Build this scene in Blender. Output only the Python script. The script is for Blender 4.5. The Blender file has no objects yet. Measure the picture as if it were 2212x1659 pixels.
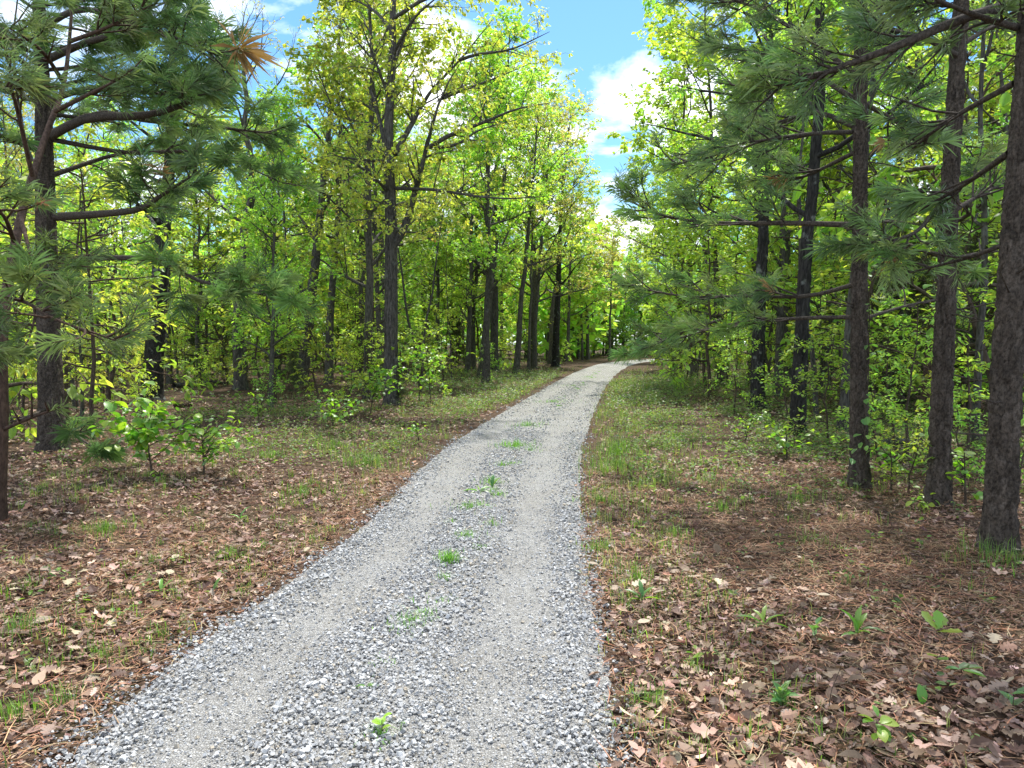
import bpy, math, random
import numpy as np
from mathutils import Vector

# ------------------------------------------------------------------ camera, world, sun
SC = bpy.context.scene
COL = SC.collection
CAM_H, FPX, HOR = 1.6, 737.0, 342.0
PITCH = math.atan((384 - HOR) / FPX)
cam_d = bpy.data.cameras.new('camera'); cam_d.sensor_width = 36; cam_d.lens = 36 * FPX / 1024
cam_d.clip_start = 0.05; cam_d.clip_end = 3000
cam = bpy.data.objects.new('camera', cam_d); COL.objects.link(cam)
cam.location = (0, 0, CAM_H); cam.rotation_euler = (math.pi / 2 - PITCH, 0, 0)
SC.camera = cam

SUN_AZ, SUN_EL = math.radians(14), math.radians(62)       # azimuth right of the view direction
world = bpy.data.worlds.new('World'); SC.world = world; world.use_nodes = True
nt = world.node_tree; N = nt.nodes; L = nt.links; N.clear()
def nd(tree, kind, **kw):
    n = tree.nodes.new(kind)
    for k, v in kw.items(): setattr(n, k, v)
    return n
wo = nd(nt, 'ShaderNodeOutputWorld'); bg = nd(nt, 'ShaderNodeBackground'); bg.inputs[1].default_value = 0.135
sky = nd(nt, 'ShaderNodeTexSky', sky_type='NISHITA', sun_disc=False)
sky.sun_elevation = SUN_EL; sky.sun_rotation = SUN_AZ; sky.air_density = 1.0; sky.dust_density = 0.4; sky.ozone_density = 2.0
tc = nd(nt, 'ShaderNodeTexCoord'); sx = nd(nt, 'ShaderNodeSeparateXYZ'); L.new(tc.outputs['Generated'], sx.inputs[0])
zc = nd(nt, 'ShaderNodeMath', operation='MAXIMUM'); L.new(sx.outputs[2], zc.inputs[0]); zc.inputs[1].default_value = 0.0
za = nd(nt, 'ShaderNodeMath', operation='ADD'); L.new(zc.outputs[0], za.inputs[0]); za.inputs[1].default_value = 0.22
dv = nd(nt, 'ShaderNodeVectorMath', operation='DIVIDE'); cb = nd(nt, 'ShaderNodeCombineXYZ')
for i in range(3): L.new(za.outputs[0], cb.inputs[i])
L.new(tc.outputs['Generated'], dv.inputs[0]); L.new(cb.outputs[0], dv.inputs[1])
mp = nd(nt, 'ShaderNodeMapping'); L.new(dv.outputs[0], mp.inputs[0]); mp.inputs['Location'].default_value = (3.1, 1.55, 0)
cn = nd(nt, 'ShaderNodeTexNoise'); L.new(mp.outputs[0], cn.inputs[0]); cn.inputs['Scale'].default_value = 1.9
cn.inputs['Detail'].default_value = 7; cn.inputs['Roughness'].default_value = 0.55; cn.inputs['Distortion'].default_value = 0.25
cr = nd(nt, 'ShaderNodeValToRGB'); L.new(cn.outputs[0], cr.inputs[0])
cr.color_ramp.elements[0].position = 0.45; cr.color_ramp.elements[1].position = 0.575
mx = nd(nt, 'ShaderNodeMix', data_type='RGBA'); L.new(cr.outputs[0], mx.inputs[0])
tn = nd(nt, 'ShaderNodeMix', data_type='RGBA', blend_type='MULTIPLY'); tn.inputs[0].default_value = 1; tn.inputs[7].default_value = (.62, .92, 1.05, 1); L.new(sky.outputs[0], tn.inputs[6]); L.new(tn.outputs[2], mx.inputs[6]); mx.inputs[7].default_value = (10.5, 10.6, 10.9, 1)
L.new(mx.outputs[2], bg.inputs[0]); L.new(bg.outputs[0], wo.inputs[0])

sun_d = bpy.data.lights.new('sun', 'SUN'); sun_d.energy = 4.7; sun_d.angle = math.radians(1.5); sun_d.color = (1.0, 0.955, 0.87)
sun = bpy.data.objects.new('sun', sun_d); COL.objects.link(sun)
sdir = Vector((math.sin(SUN_AZ) * math.cos(SUN_EL), math.cos(SUN_AZ) * math.cos(SUN_EL), math.sin(SUN_EL)))
sun.rotation_euler = sdir.to_track_quat('Z', 'Y').to_euler(); sun.location = (10, 30, 60)

SC.view_settings.view_transform = 'Standard'; SC.view_settings.look = 'None'
SC.view_settings.exposure = 0.66; SC.view_settings.gamma = 1.0; SC.view_settings.use_curve_mapping = False
SC.render.engine = 'CYCLES'
SC.cycles.max_bounces = 5; SC.cycles.diffuse_bounces = 3; SC.cycles.glossy_bounces = 2; SC.cycles.transmission_bounces = 4
SC.cycles.use_denoising = True; SC.cycles.use_adaptive_sampling = True; SC.cycles.adaptive_threshold = 0.02
SC.cycles.caustics_reflective = False; SC.cycles.caustics_refractive = False
SC.cycles.sample_clamp_indirect = 6

# ------------------------------------------------------------------ helpers
def norm(a):
    return a / np.maximum(np.linalg.norm(a, axis=-1, keepdims=True), 1e-9)
V3 = lambda *a: np.array(a, float)
def ray(px, py):                     # photo position (in 1024 x 768) to a direction
    u = (px - 512) / FPX; v = (384 - py) / FPX
    return V3(u, math.cos(PITCH) + v * math.sin(PITCH), -math.sin(PITCH) + v * math.cos(PITCH))
K = 1024 / 2212.0
def W(x, y):                         # ground point under a measured photo position (2212-wide measure)
    d = ray(x * K, y * K); t = CAM_H / -d[2]
    return V3(d[0] * t, d[1] * t, 0)
def P(x, y, depth):                  # point at a known distance along the view
    d = ray(x * K, y * K); t = depth / d[1]
    return V3(d[0] * t, depth, CAM_H + d[2] * t)
def hash2(ix, iy, s=0):
    h = (ix.astype(np.int64) * 374761393 + iy.astype(np.int64) * 668265263 + s * 974634777) & 0x7fffffff
    h = ((h ^ (h >> 13)) * 1274126177) & 0x7fffffff
    return ((h ^ (h >> 16)) & 0xffffff) / float(0xffffff)
def vnoise(x, y, s=0):
    x = np.asarray(x, float); y = np.asarray(y, float)
    ix = np.floor(x); iy = np.floor(y); fx = x - ix; fy = y - iy
    fx = fx * fx * (3 - 2 * fx); fy = fy * fy * (3 - 2 * fy)
    a = hash2(ix, iy, s); b = hash2(ix + 1, iy, s); c = hash2(ix, iy + 1, s); d = hash2(ix + 1, iy + 1, s)
    return (a * (1 - fx) + b * fx) * (1 - fy) + (c * (1 - fx) + d * fx) * fy
def fbm(x, y, s=0, o=3):
    r = 0; a = 0.5; t = 0
    for i in range(o):
        r = r + a * vnoise(x * 2 ** i, y * 2 ** i, s + i); t += a; a *= 0.5
    return r / t
def sstep(a, b, x):
    t = np.clip((x - a) / (b - a), 0, 1); return t * t * (3 - 2 * t)

def make_mesh(name, V, F, col=None, smooth=False):
    me = bpy.data.meshes.new(name)
    V = np.ascontiguousarray(V, np.float32); F = np.ascontiguousarray(F, np.int32)
    me.vertices.add(len(V)); me.vertices.foreach_set('co', V.ravel())
    me.loops.add(F.size); me.loops.foreach_set('vertex_index', F.ravel())
    me.polygons.add(len(F)); me.polygons.foreach_set('loop_start', np.arange(len(F), dtype=np.int32) * 3)
    me.polygons.foreach_set('use_smooth', np.full(len(F), smooth, bool))
    if col is not None:
        at = me.attributes.new('Col', 'FLOAT_COLOR', 'POINT')
        c = np.ones((len(V), 4), np.float32); c[:, :3] = col; at.data.foreach_set('color', c.ravel())
    me.update(calc_edges=True)
    return me
def obj(name, me, mat, parent=None, loc=None):
    o = bpy.data.objects.new(name, me)
    if me is not None and len(me.materials) == 0 and mat is not None: me.materials.append(mat)
    COL.objects.link(o)
    if parent is not None: o.parent = parent
    if loc is not None: o.location = loc
    return o
def tag(o, label=None, cat=None, group=None, kind=None):
    if label: o['label'] = label
    if cat: o['category'] = cat
    if group: o['group'] = group
    if kind: o['kind'] = kind
    return o
def thing(name, label, cat, loc, group=None):
    o = bpy.data.objects.new(name, None); COL.objects.link(o); o.location = loc; o.empty_display_size = 0.2
    return tag(o, label, cat, group)
def copy_tree(o, parent=None):
    c = o.copy(); COL.objects.link(c); c.parent = parent
    for ch in o.children: copy_tree(ch, c)
    return c
class Geo:
    def __init__(s): s.V = []; s.F = []; s.C = []; s.n = 0
    def add(s, V, F, C=None):
        if len(V) == 0: return
        s.V.append(V); s.F.append(F + s.n); s.n += len(V)
        s.C.append(C if C is not None else np.ones((len(V), 3)))
    def mesh(s, name, smooth=False, off=None):
        V = np.concatenate(s.V)
        if off is not None: V = V - off
        return make_mesh(name, V, np.concatenate(s.F), np.concatenate(s.C), smooth)
def tube_batch(Pp, R, sides):
    B, n, _ = Pp.shape
    T = norm(np.gradient(Pp, axis=1)); m = norm(T.mean(axis=1))
    ref = np.where(np.abs(m[:, 2:3]) < 0.85, V3(0, 0, 1), V3(1, 0, 0))[:, None, :]
    U = norm(np.cross(T, ref)); Q = np.cross(T, U)
    a = np.arange(sides) * 2 * math.pi / sides
    ring = U[:, :, None, :] * np.cos(a)[None, None, :, None] + Q[:, :, None, :] * np.sin(a)[None, None, :, None]
    V = (Pp[:, :, None, :] + ring * R[:, :, None, None]).reshape(-1, 3)
    i = np.arange(n - 1)[:, None]; j = np.arange(sides)[None, :]; j2 = (j + 1) % sides
    q = np.stack([i * sides + j, i * sides + j2, (i + 1) * sides + j2, (i + 1) * sides + j], -1).reshape(-1, 4)
    t = np.concatenate([q[:, [0, 1, 2]], q[:, [0, 2, 3]]])
    F = (t[None] + (np.arange(B) * n * sides)[:, None, None]).reshape(-1, 3)
    return V, F
class Wood:
    def __init__(s): s.b = {}
    def add(s, Pp, R, sides):
        Pp = np.asarray(Pp, float); R = np.asarray(R, float)
        if Pp.ndim == 2: Pp = Pp[None]; R = R[None]
        s.b.setdefault((Pp.shape[1], sides), []).append((Pp, R))
    def geo(s):
        g = Geo()
        for (n, sd), l in s.b.items():
            V, F = tube_batch(np.concatenate([a for a, _ in l]), np.concatenate([b for _, b in l]), sd); g.add(V, F)
        return g
def interp(pts, t):
    n = len(pts) - 1; x = np.clip(np.asarray(t, float) * n, 0, n - 1e-6); i = x.astype(int); f = (x - i)[..., None]
    return pts[i] * (1 - f) + pts[i + 1] * f, norm(pts[i + 1] - pts[i])
def smooth_path(pts, n):             # Catmull-Rom through points
    pts = np.asarray(pts, float); m = len(pts)
    e = np.vstack([2 * pts[0] - pts[1], pts, 2 * pts[-1] - pts[-2]])
    t = np.linspace(0, m - 1 - 1e-6, n); i = t.astype(int); f = (t - i)[:, None]
    a, b, c, d = e[i], e[i + 1], e[i + 2], e[i + 3]
    return 0.5 * (2 * b + (c - a) * f + (2 * a - 5 * b + 4 * c - d) * f ** 2 + (3 * b - a - 3 * c + d) * f ** 3)
def wander(rng, p, d, length, n, jit, bend=0.0):
    pts = [np.array(p, float)]; d = norm(np.array(d, float))
    for i in range(n - 1):
        d = norm(d + rng.normal(0, jit, 3) + V3(0, 0, bend / n)); pts.append(pts[-1] + d * length / (n - 1))
    return np.array(pts)
def perp(rng, d):
    r = rng.normal(0, 1, d.shape); return norm(r - (r * d).sum(-1, keepdims=True) * d)

# leaf outlines: x along the leaf, y across, z out of it
def tpl(half, fold=0.12, curl=0.0):
    h = np.array([(0.0, 0.0)] + list(half) + [(1.0, 0.0)]); k = len(h)
    mid = np.stack([h[:, 0], np.zeros(k), np.zeros(k)], 1); up = np.stack([h[1:-1, 0], h[1:-1, 1], fold * h[1:-1, 1]], 1); dn = up * V3(1, -1, 1)
    V = np.vstack([mid, up, dn]); F = []
    for base, fl in ((k, False), (2 * k - 2, True)):
        e = [0] + [base + j for j in range(k - 2)] + [k - 1]
        for j in range(k - 1):
            for t in ((j, j + 1, e[j + 1]), (j, e[j + 1], e[j])):
                if len(set(t)) == 3: F.append(t[::-1] if fl else t)
    V[:, 2] += curl * (V[:, 0] - 0.4) ** 2
    return V, np.array(F)
def lite(w=0.3, z=0.06, b=-0.06):
    return np.array([(0, 0, 0), (0.5, w, z), (1, 0, b), (0.5, -w, z)], float), np.array([(0, 2, 1), (0, 3, 2)])
def ovate(w=0.27, z=0.07, b=-0.1):
    return np.array([(0, 0, 0), (0.32, w, z), (0.72, w * 0.75, z * .7), (1, 0, b), (0.72, -w * 0.75, z * .7), (0.32, -w, z)], float), \
        np.array([(0, 3, 2), (0, 2, 1), (0, 4, 3), (0, 5, 4)])
LITE, LITE_W, OVATE, OVATE_N = lite(), lite(0.38), ovate(), ovate(0.2)
OAK5 = (np.array([(0, 0, 0), (.3, .22, .05), (.42, .08, .01), (.66, .3, .06), (1, 0, -.08), (.66, -.3, .06), (.42, -.08, .01), (.3, -.22, .05)], float),
        np.array([(0, 2, 1), (2, 4, 3), (0, 4, 2), (0, 7, 6), (6, 5, 4), (0, 6, 4)]))
def place(t, pos, ax, nrm, s):
    V, F = t; n = len(pos)
    nr = norm(nrm - (nrm * ax).sum(-1, keepdims=True) * ax); b = np.cross(nr, ax)
    s = np.broadcast_to(np.asarray(s, float), (n,))[:, None, None]
    out = pos[:, None, :] + s * (V[None, :, 0:1] * ax[:, None] + V[None, :, 1:2] * b[:, None] + V[None, :, 2:3] * nr[:, None])
    Fo = F[None] + (np.arange(n) * len(V))[:, None, None]
    return out.reshape(-1, 3), Fo.reshape(-1, 3)
def palette(rng, n, cols, w=None, var=0.16):
    cols = np.array(cols); i = rng.choice(len(cols), n, p=w)
    return cols[i] * np.exp(rng.normal(0, var, (n, 1))) * np.exp(rng.normal(0, 0.05, (n, 3)))

# ------------------------------------------------------------------ materials
def new_mat(name):
    m = bpy.data.materials.new(name); m.use_nodes = True; m.node_tree.nodes.clear(); return m, m.node_tree
def leaf_mat(name, trans, tint=(1.5, 1.75, 0.55), rough=0.5, spec=0.3, vary=0.22, huev=0.03):
    m, t = new_mat(name); l = t.links
    out = nd(t, 'ShaderNodeOutputMaterial'); at = nd(t, 'ShaderNodeAttribute', attribute_name='Col')
    oi = nd(t, 'ShaderNodeObjectInfo'); hs = nd(t, 'ShaderNodeHueSaturation')
    mr = nd(t, 'ShaderNodeMapRange'); l.new(oi.outputs['Random'], mr.inputs[0]); mr.inputs[3].default_value = 0.5 - huev; mr.inputs[4].default_value = 0.5 + huev
    mu = nd(t, 'ShaderNodeMath', operation='MULTIPLY'); l.new(oi.outputs['Random'], mu.inputs[0]); mu.inputs[1].default_value = 7.31
    fr = nd(t, 'ShaderNodeMath', operation='FRACT'); l.new(mu.outputs[0], fr.inputs[0])
    mv = nd(t, 'ShaderNodeMapRange'); l.new(fr.outputs[0], mv.inputs[0]); mv.inputs[3].default_value = 1 - vary; mv.inputs[4].default_value = 1 + vary
    l.new(mr.outputs[0], hs.inputs['Hue']); l.new(mv.outputs[0], hs.inputs['Value']); l.new(at.outputs['Color'], hs.inputs['Color'])
    pb = nd(t, 'ShaderNodeBsdfPrincipled'); pb.inputs['Roughness'].default_value = rough; pb.inputs['Specular IOR Level'].default_value = spec
    l.new(hs.outputs[0], pb.inputs['Base Color'])
    if trans > 0:
        tr = nd(t, 'ShaderNodeBsdfTranslucent'); vm = nd(t, 'ShaderNodeVectorMath', operation='MULTIPLY'); l.new(hs.outputs[0], vm.inputs[0]); vm.inputs[1].default_value = tint
        l.new(vm.outputs[0], tr.inputs[0]); ms = nd(t, 'ShaderNodeAddShader')
        vm.inputs[1].default_value = tuple(c * trans for c in tint)
        l.new(pb.outputs[0], ms.inputs[0]); l.new(tr.outputs[0], ms.inputs[1]); l.new(ms.outputs[0], out.inputs[0])
    else: l.new(pb.outputs[0], out.inputs[0])
    return m
def bark_mat(name, dark, light, sc=(26, 26, 6), bump=0.6, lichen=0.0, lo=.35, hi=.7):
    m, t = new_mat(name); l = t.links
    out = nd(t, 'ShaderNodeOutputMaterial'); pb = nd(t, 'ShaderNodeBsdfPrincipled'); pb.inputs['Roughness'].default_value = 0.9; pb.inputs['Specular IOR Level'].default_value = 0.15
    tc = nd(t, 'ShaderNodeTexCoord'); mp = nd(t, 'ShaderNodeMapping'); mp.inputs['Scale'].default_value = sc; l.new(tc.outputs['Object'], mp.inputs[0])
    nz = nd(t, 'ShaderNodeTexNoise'); nz.inputs['Scale'].default_value = 1.0; nz.inputs['Detail'].default_value = 6; nz.inputs['Roughness'].default_value = .65; l.new(mp.outputs[0], nz.inputs[0])
    rp = nd(t, 'ShaderNodeValToRGB'); l.new(nz.outputs[0], rp.inputs[0]); e = rp.color_ramp.elements
    e[0].position = lo; e[0].color = (*dark, 1); e[1].position = hi; e[1].color = (*light, 1)
    at = nd(t, 'ShaderNodeAttribute', attribute_name='Col'); mt = nd(t, 'ShaderNodeMix', data_type='RGBA', blend_type='MULTIPLY'); mt.inputs[0].default_value = 1; l.new(rp.outputs[0], mt.inputs[6]); l.new(at.outputs['Color'], mt.inputs[7]); c = mt.outputs[2]
    if lichen:
        n2 = nd(t, 'ShaderNodeTexNoise'); n2.inputs['Scale'].default_value = 5.0; n2.inputs['Detail'].default_value = 5; l.new(tc.outputs['Object'], n2.inputs[0])
        r2 = nd(t, 'ShaderNodeValToRGB'); l.new(n2.outputs[0], r2.inputs[0]); r2.color_ramp.elements[0].position = .6; r2.color_ramp.elements[1].position = .68
        r2.color_ramp.elements[1].color = (lichen, lichen, lichen, 1)
        mx = nd(t, 'ShaderNodeMix', data_type='RGBA'); l.new(r2.outputs[0], mx.inputs[0]); l.new(c, mx.inputs[6]); mx.inputs[7].default_value = (.22, .24, .22, 1); c = mx.outputs[2]
    l.new(c, pb.inputs['Base Color'])
    bp = nd(t, 'ShaderNodeBump'); bp.inputs['Strength'].default_value = bump; bp.inputs['Distance'].default_value = 0.02; l.new(nz.outputs[0], bp.inputs['Height']); l.new(bp.outputs[0], pb.inputs['Normal'])
    l.new(pb.outputs[0], out.inputs[0]); return m
M = {}
M['leaf'] = leaf_mat('spring_leaf', 1.0, tint=(1.9, 1.85, 0.9))
M['leaf_near'] = leaf_mat('broad_leaf', 0.9, rough=0.4, spec=0.4, vary=0.15)
M['weed'] = leaf_mat('ground_leaf', 0.7, vary=0.0, huev=0.0)
M['grass'] = leaf_mat('grass_blade', 0.8, vary=0.0, huev=0.0)
M['needle'] = leaf_mat('pine_needle', 0.45, tint=(1.2, 1.3, 0.6), rough=0.45, spec=0.35, vary=0.12, huev=0.015)
M['cedar'] = leaf_mat('cedar_spray', 0.4, tint=(1.2, 1.3, 0.6), rough=0.6, spec=0.2, vary=0.2)
M['litter'] = leaf_mat('dry_leaf', 0.15, tint=(1.3, 1.1, .8), rough=0.6, spec=0.25, vary=0.25, huev=0.01)
M['straw'] = leaf_mat('dry_needle', 0.0, rough=0.6, spec=0.25, vary=0.0, huev=0.0)
M['stone'] = leaf_mat('limestone', 0.0, rough=0.85, spec=0.2, vary=0.15, huev=0.0)
M['bark_pine'] = bark_mat('pine_bark', (.03, .025, .021), (.13, .108, .09), sc=(55, 55, 40), bump=.8)
M['bark_red'] = bark_mat('young_pine_bark', (.04, .026, .02), (.13, .085, .064), sc=(35, 35, 14))
M['bark_oak'] = bark_mat('oak_bark', (.03, .028, .026), (.14, .132, .12), sc=(38, 38, 7), lichen=.35)
M['bark_black'] = bark_mat('black_oak_bark', (.012, .012, .012), (.06, .057, .055), sc=(38, 38, 7), lichen=.7)
M['bark_grey'] = bark_mat('grey_bark', (.04, .037, .034), (.16, .15, .135), sc=(30, 30, 8))
M['stem'] = bark_mat('twig_bark', (.04, .03, .022), (.13, .10, .08), sc=(40, 40, 20))

def ground_mat():
    m, t = new_mat('forest_soil'); l = t.links
    out = nd(t, 'ShaderNodeOutputMaterial'); pb = nd(t, 'ShaderNodeBsdfPrincipled'); pb.inputs['Roughness'].default_value = .95; pb.inputs['Specular IOR Level'].default_value = .1
    tc = nd(t, 'ShaderNodeTexCoord')
    n1 = nd(t, 'ShaderNodeTexNoise'); n1.inputs['Scale'].default_value = 14; n1.inputs['Detail'].default_value = 8; n1.inputs['Roughness'].default_value = .7; l.new(tc.outputs['Object'], n1.inputs[0])
    r1 = nd(t, 'ShaderNodeValToRGB'); l.new(n1.outputs[0], r1.inputs[0]); e = r1.color_ramp.elements
    e[0].position = .33; e[0].color = (.025, .017, .012, 1); e[1].position = .72; e[1].color = (.17, .115, .082, 1)
    x = e.new(.5); x.color = (.075, .048, .033, 1)
    n2 = nd(t, 'ShaderNodeTexNoise'); n2.inputs['Scale'].default_value = 1.1; n2.inputs['Detail'].default_value = 5; l.new(tc.outputs['Object'], n2.inputs[0])
    r2 = nd(t, 'ShaderNodeValToRGB'); l.new(n2.outputs[0], r2.inputs[0]); r2.color_ramp.elements[0].position = .52; r2.color_ramp.elements[1].position = .72
    r2.color_ramp.elements[1].color = (.6, .6, .6, 1)
    n3 = nd(t, 'ShaderNodeTexNoise'); n3.inputs['Scale'].default_value = 40; n3.inputs['Detail'].default_value = 4; l.new(tc.outputs['Object'], n3.inputs[0])
    r3 = nd(t, 'ShaderNodeValToRGB'); l.new(n3.outputs[0], r3.inputs[0]); e = r3.color_ramp.elements
    e[0].position = .35; e[0].color = (.03, .04, .012, 1); e[1].position = .7; e[1].color = (.13, .13, .05, 1)
    mx = nd(t, 'ShaderNodeMix', data_type='RGBA'); l.new(r2.outputs[0], mx.inputs[0]); l.new(r1.outputs[0], mx.inputs[6]); l.new(r3.outputs[0], mx.inputs[7])
    l.new(mx.outputs[2], pb.inputs['Base Color'])
    bp = nd(t, 'ShaderNodeBump'); bp.inputs['Strength'].default_value = .8; bp.inputs['Distance'].default_value = .03; l.new(n1.outputs[0], bp.inputs['Height']); l.new(bp.outputs[0], pb.inputs['Normal'])
    l.new(pb.outputs[0], out.inputs[0]); return m
def road_mat():
    m, t = new_mat('crushed_limestone'); l = t.links
    out = nd(t, 'ShaderNodeOutputMaterial'); pb = nd(t, 'ShaderNodeBsdfPrincipled'); pb.inputs['Roughness'].default_value = .9; pb.inputs['Specular IOR Level'].default_value = .15
    tc = nd(t, 'ShaderNodeTexCoord')
    vo = nd(t, 'ShaderNodeTexVoronoi'); vo.inputs['Scale'].default_value = 85; l.new(tc.outputs['Object'], vo.inputs[0])
    ve = nd(t, 'ShaderNodeTexVoronoi', feature='DISTANCE_TO_EDGE'); ve.inputs['Scale'].default_value = 85; l.new(tc.outputs['Object'], ve.inputs[0])
    sp = nd(t, 'ShaderNodeSeparateColor'); l.new(vo.outputs['Color'], sp.inputs[0])
    r1 = nd(t, 'ShaderNodeValToRGB'); l.new(sp.outputs[0], r1.inputs[0]); e = r1.color_ramp.elements
    e[0].position = 0; e[0].color = (.26, .262, .26, 1); e[1].position = 1; e[1].color = (.48, .483, .48, 1)
    r2 = nd(t, 'ShaderNodeValToRGB'); l.new(ve.outputs['Distance'], r2.inputs[0]); e = r2.color_ramp.elements
    e[0].position = 0.02; e[0].color = (.5, .48, .45, 1); e[1].position = .2; e[1].color = (1, 1, 1, 1)
    n2 = nd(t, 'ShaderNodeTexNoise'); n2.inputs['Scale'].default_value = 1.6; n2.inputs['Detail'].default_value = 6; l.new(tc.outputs['Object'], n2.inputs[0])
    r3 = nd(t, 'ShaderNodeValToRGB'); l.new(n2.outputs[0], r3.inputs[0]); e = r3.color_ramp.elements
    e[0].position = .3; e[0].color = (.88, .86, .83, 1); e[1].position = .65; e[1].color = (1.0, 1.0, 1.0, 1)
    a = nd(t, 'ShaderNodeMix', data_type='RGBA', blend_type='MULTIPLY'); a.inputs[0].default_value = 1; l.new(r1.outputs[0], a.inputs[6]); l.new(r2.outputs[0], a.inputs[7])
    b = nd(t, 'ShaderNodeMix', data_type='RGBA', blend_type='MULTIPLY'); b.inputs[0].default_value = 1; l.new(a.outputs[2], b.inputs[6]); l.new(r3.outputs[0], b.inputs[7])
    l.new(b.outputs[2], pb.inputs['Base Color'])
    bp = nd(t, 'ShaderNodeBump'); bp.inputs['Strength'].default_value = 1; bp.inputs['Distance'].default_value = .012; l.new(ve.outputs['Distance'], bp.inputs['Height']); l.new(bp.outputs[0], pb.inputs['Normal'])
    l.new(pb.outputs[0], out.inputs[0]); return m
M['ground'] = ground_mat(); M['road'] = road_mat()

# ------------------------------------------------------------------ road line and terrain
EDGE = [(1659, 62, 1352), (1500, 240, 1335), (1340, 465, 1308), (1190, 690, 1276), (1100, 800, 1265), (1000, 905, 1262), (950, 975, 1268),
        (900, 1060, 1285), (850, 1150, 1303), (820, 1205, 1322), (800, 1248, 1343)]
rl = []
for y, a, b in EDGE:
    p, q = W(a, y), W(b, y); rl.append(((p[0] + q[0]) / 2 + .03, p[1], (q[0] - p[0]) / 2 * .985))
rl = [(-1.0, -8, 1.06), (-0.86, 0.0, 1.06)] + rl + [(7.7, 54, 1.3), (10.2, 61, 1.3), (14, 68, 1.3), (21, 75, 1.3), (36, 82, 1.3), (66, 88, 1.3)]
RL = smooth_path(rl, 260)
def road_off(x, y):                  # signed distance from the road's middle, half width there
    x = np.atleast_1d(np.asarray(x, float)); y = np.atleast_1d(np.asarray(y, float)); o = np.empty(len(x)); h = np.empty(len(x))
    for s in range(0, len(x), 20000):
        dx = x[s:s + 20000, None] - RL[None, :, 0]; dy = y[s:s + 20000, None] - RL[None, :, 1]
        i = np.argmin(dx * dx + dy * dy, 1); r = np.arange(len(i))
        tg = norm(RL[np.minimum(i + 1, len(RL) - 1), :2] - RL[np.maximum(i - 1, 0), :2])
        n_ = np.stack([tg[:, 1], -tg[:, 0]], 1)
        far = np.sqrt(dx[r, i] ** 2 + dy[r, i] ** 2); sg = dx[r, i] * n_[:, 0] + dy[r, i] * n_[:, 1]
        o[s:s + 20000] = np.where(far > np.abs(sg) + .6, np.sign(sg + 1e-9) * far, sg); h[s:s + 20000] = RL[i, 2]
    return o, h
def H(x, y):
    x = np.atleast_1d(np.asarray(x, float)); y = np.atleast_1d(np.asarray(y, float))
    o, h = road_off(x, y); e = np.abs(o) - h
    a = sstep(-.30, .02, e); b = sstep(1.0, 7.0, e)
    return -0.05 + a * (.03 + .04 * fbm(x * 1.3, y * 1.3, 3) + .03 * fbm(x * 6, y * 6, 33)) + sstep(.2, 2.5, e) * .05 + b * (fbm(x * .14, y * .14, 9) - .45) * .5
def Hs(x, y): return float(H(x, y)[0])
def G(x, y):                         # ground under a photo position
    p = W(x, y); p[2] = Hs(p[0], p[1]); return p

def sheet_axis(lo, hi, n, k):
    u = np.linspace(np.arcsinh(lo / k), np.arcsinh(hi / k), n); return np.sinh(u) * k
gx = sheet_axis(-260, 260, 190, 5.0); gy = sheet_axis(-14, 420, 200, 6.0)
X, Y = np.meshgrid(gx, gy); Z = H(X.ravel(), Y.ravel())
i = np.arange(len(gy) - 1)[:, None] * len(gx) + np.arange(len(gx) - 1)[None]; i = i.ravel(); n_ = len(gx)
F = np.concatenate([np.stack([i, i + 1, i + n_ + 1], 1), np.stack([i, i + n_ + 1, i + n_], 1)])
ground = obj('forest_floor', make_mesh('forest_floor', np.stack([X.ravel(), Y.ravel(), Z], 1), F, smooth=True), M['ground'])
tag(ground, 'brown woodland floor either side of the gravel drive', kind='structure')

RLd = smooth_path(rl, 420)
def road_prof(s):                    # s across, -1..1 : low wheel tracks, raised middle
    return .022 - .018 * np.exp(-((np.abs(s) - .5) / .2) ** 2) - .065 * sstep(.78, 1.15, np.abs(s))
ss = np.linspace(-1.15, 1.15, 23); tg = norm(np.gradient(RLd[:, :2], axis=0)); nn = np.stack([tg[:, 1], -tg[:, 0]], 1)
ew = 1 + .10 * (fbm(np.arange(420) * .35, np.zeros(420), 5) - .5)
RV = np.zeros((420, 23, 3)); RV[:, :, :2] = RLd[:, None, :2] + nn[:, None, :] * (ss[None, :, None] * (RLd[:, 2] * ew)[:, None, None])
RV[:, :, 2] = road_prof(ss)[None] + .012 * (fbm(RV[:, :, 0] * 4, RV[:, :, 1] * 4, 8) - .5)
i = (np.arange(419)[:, None] * 23 + np.arange(22)[None]).ravel()
F = np.concatenate([np.stack([i, i + 1, i + 24], 1), np.stack([i, i + 24, i + 23], 1)])
road = obj('gravel_road', make_mesh('gravel_road', RV.reshape(-1, 3), F, smooth=True), M['road'])
tag(road, 'pale grey crushed stone drive curving away to the bend', kind='structure')

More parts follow.
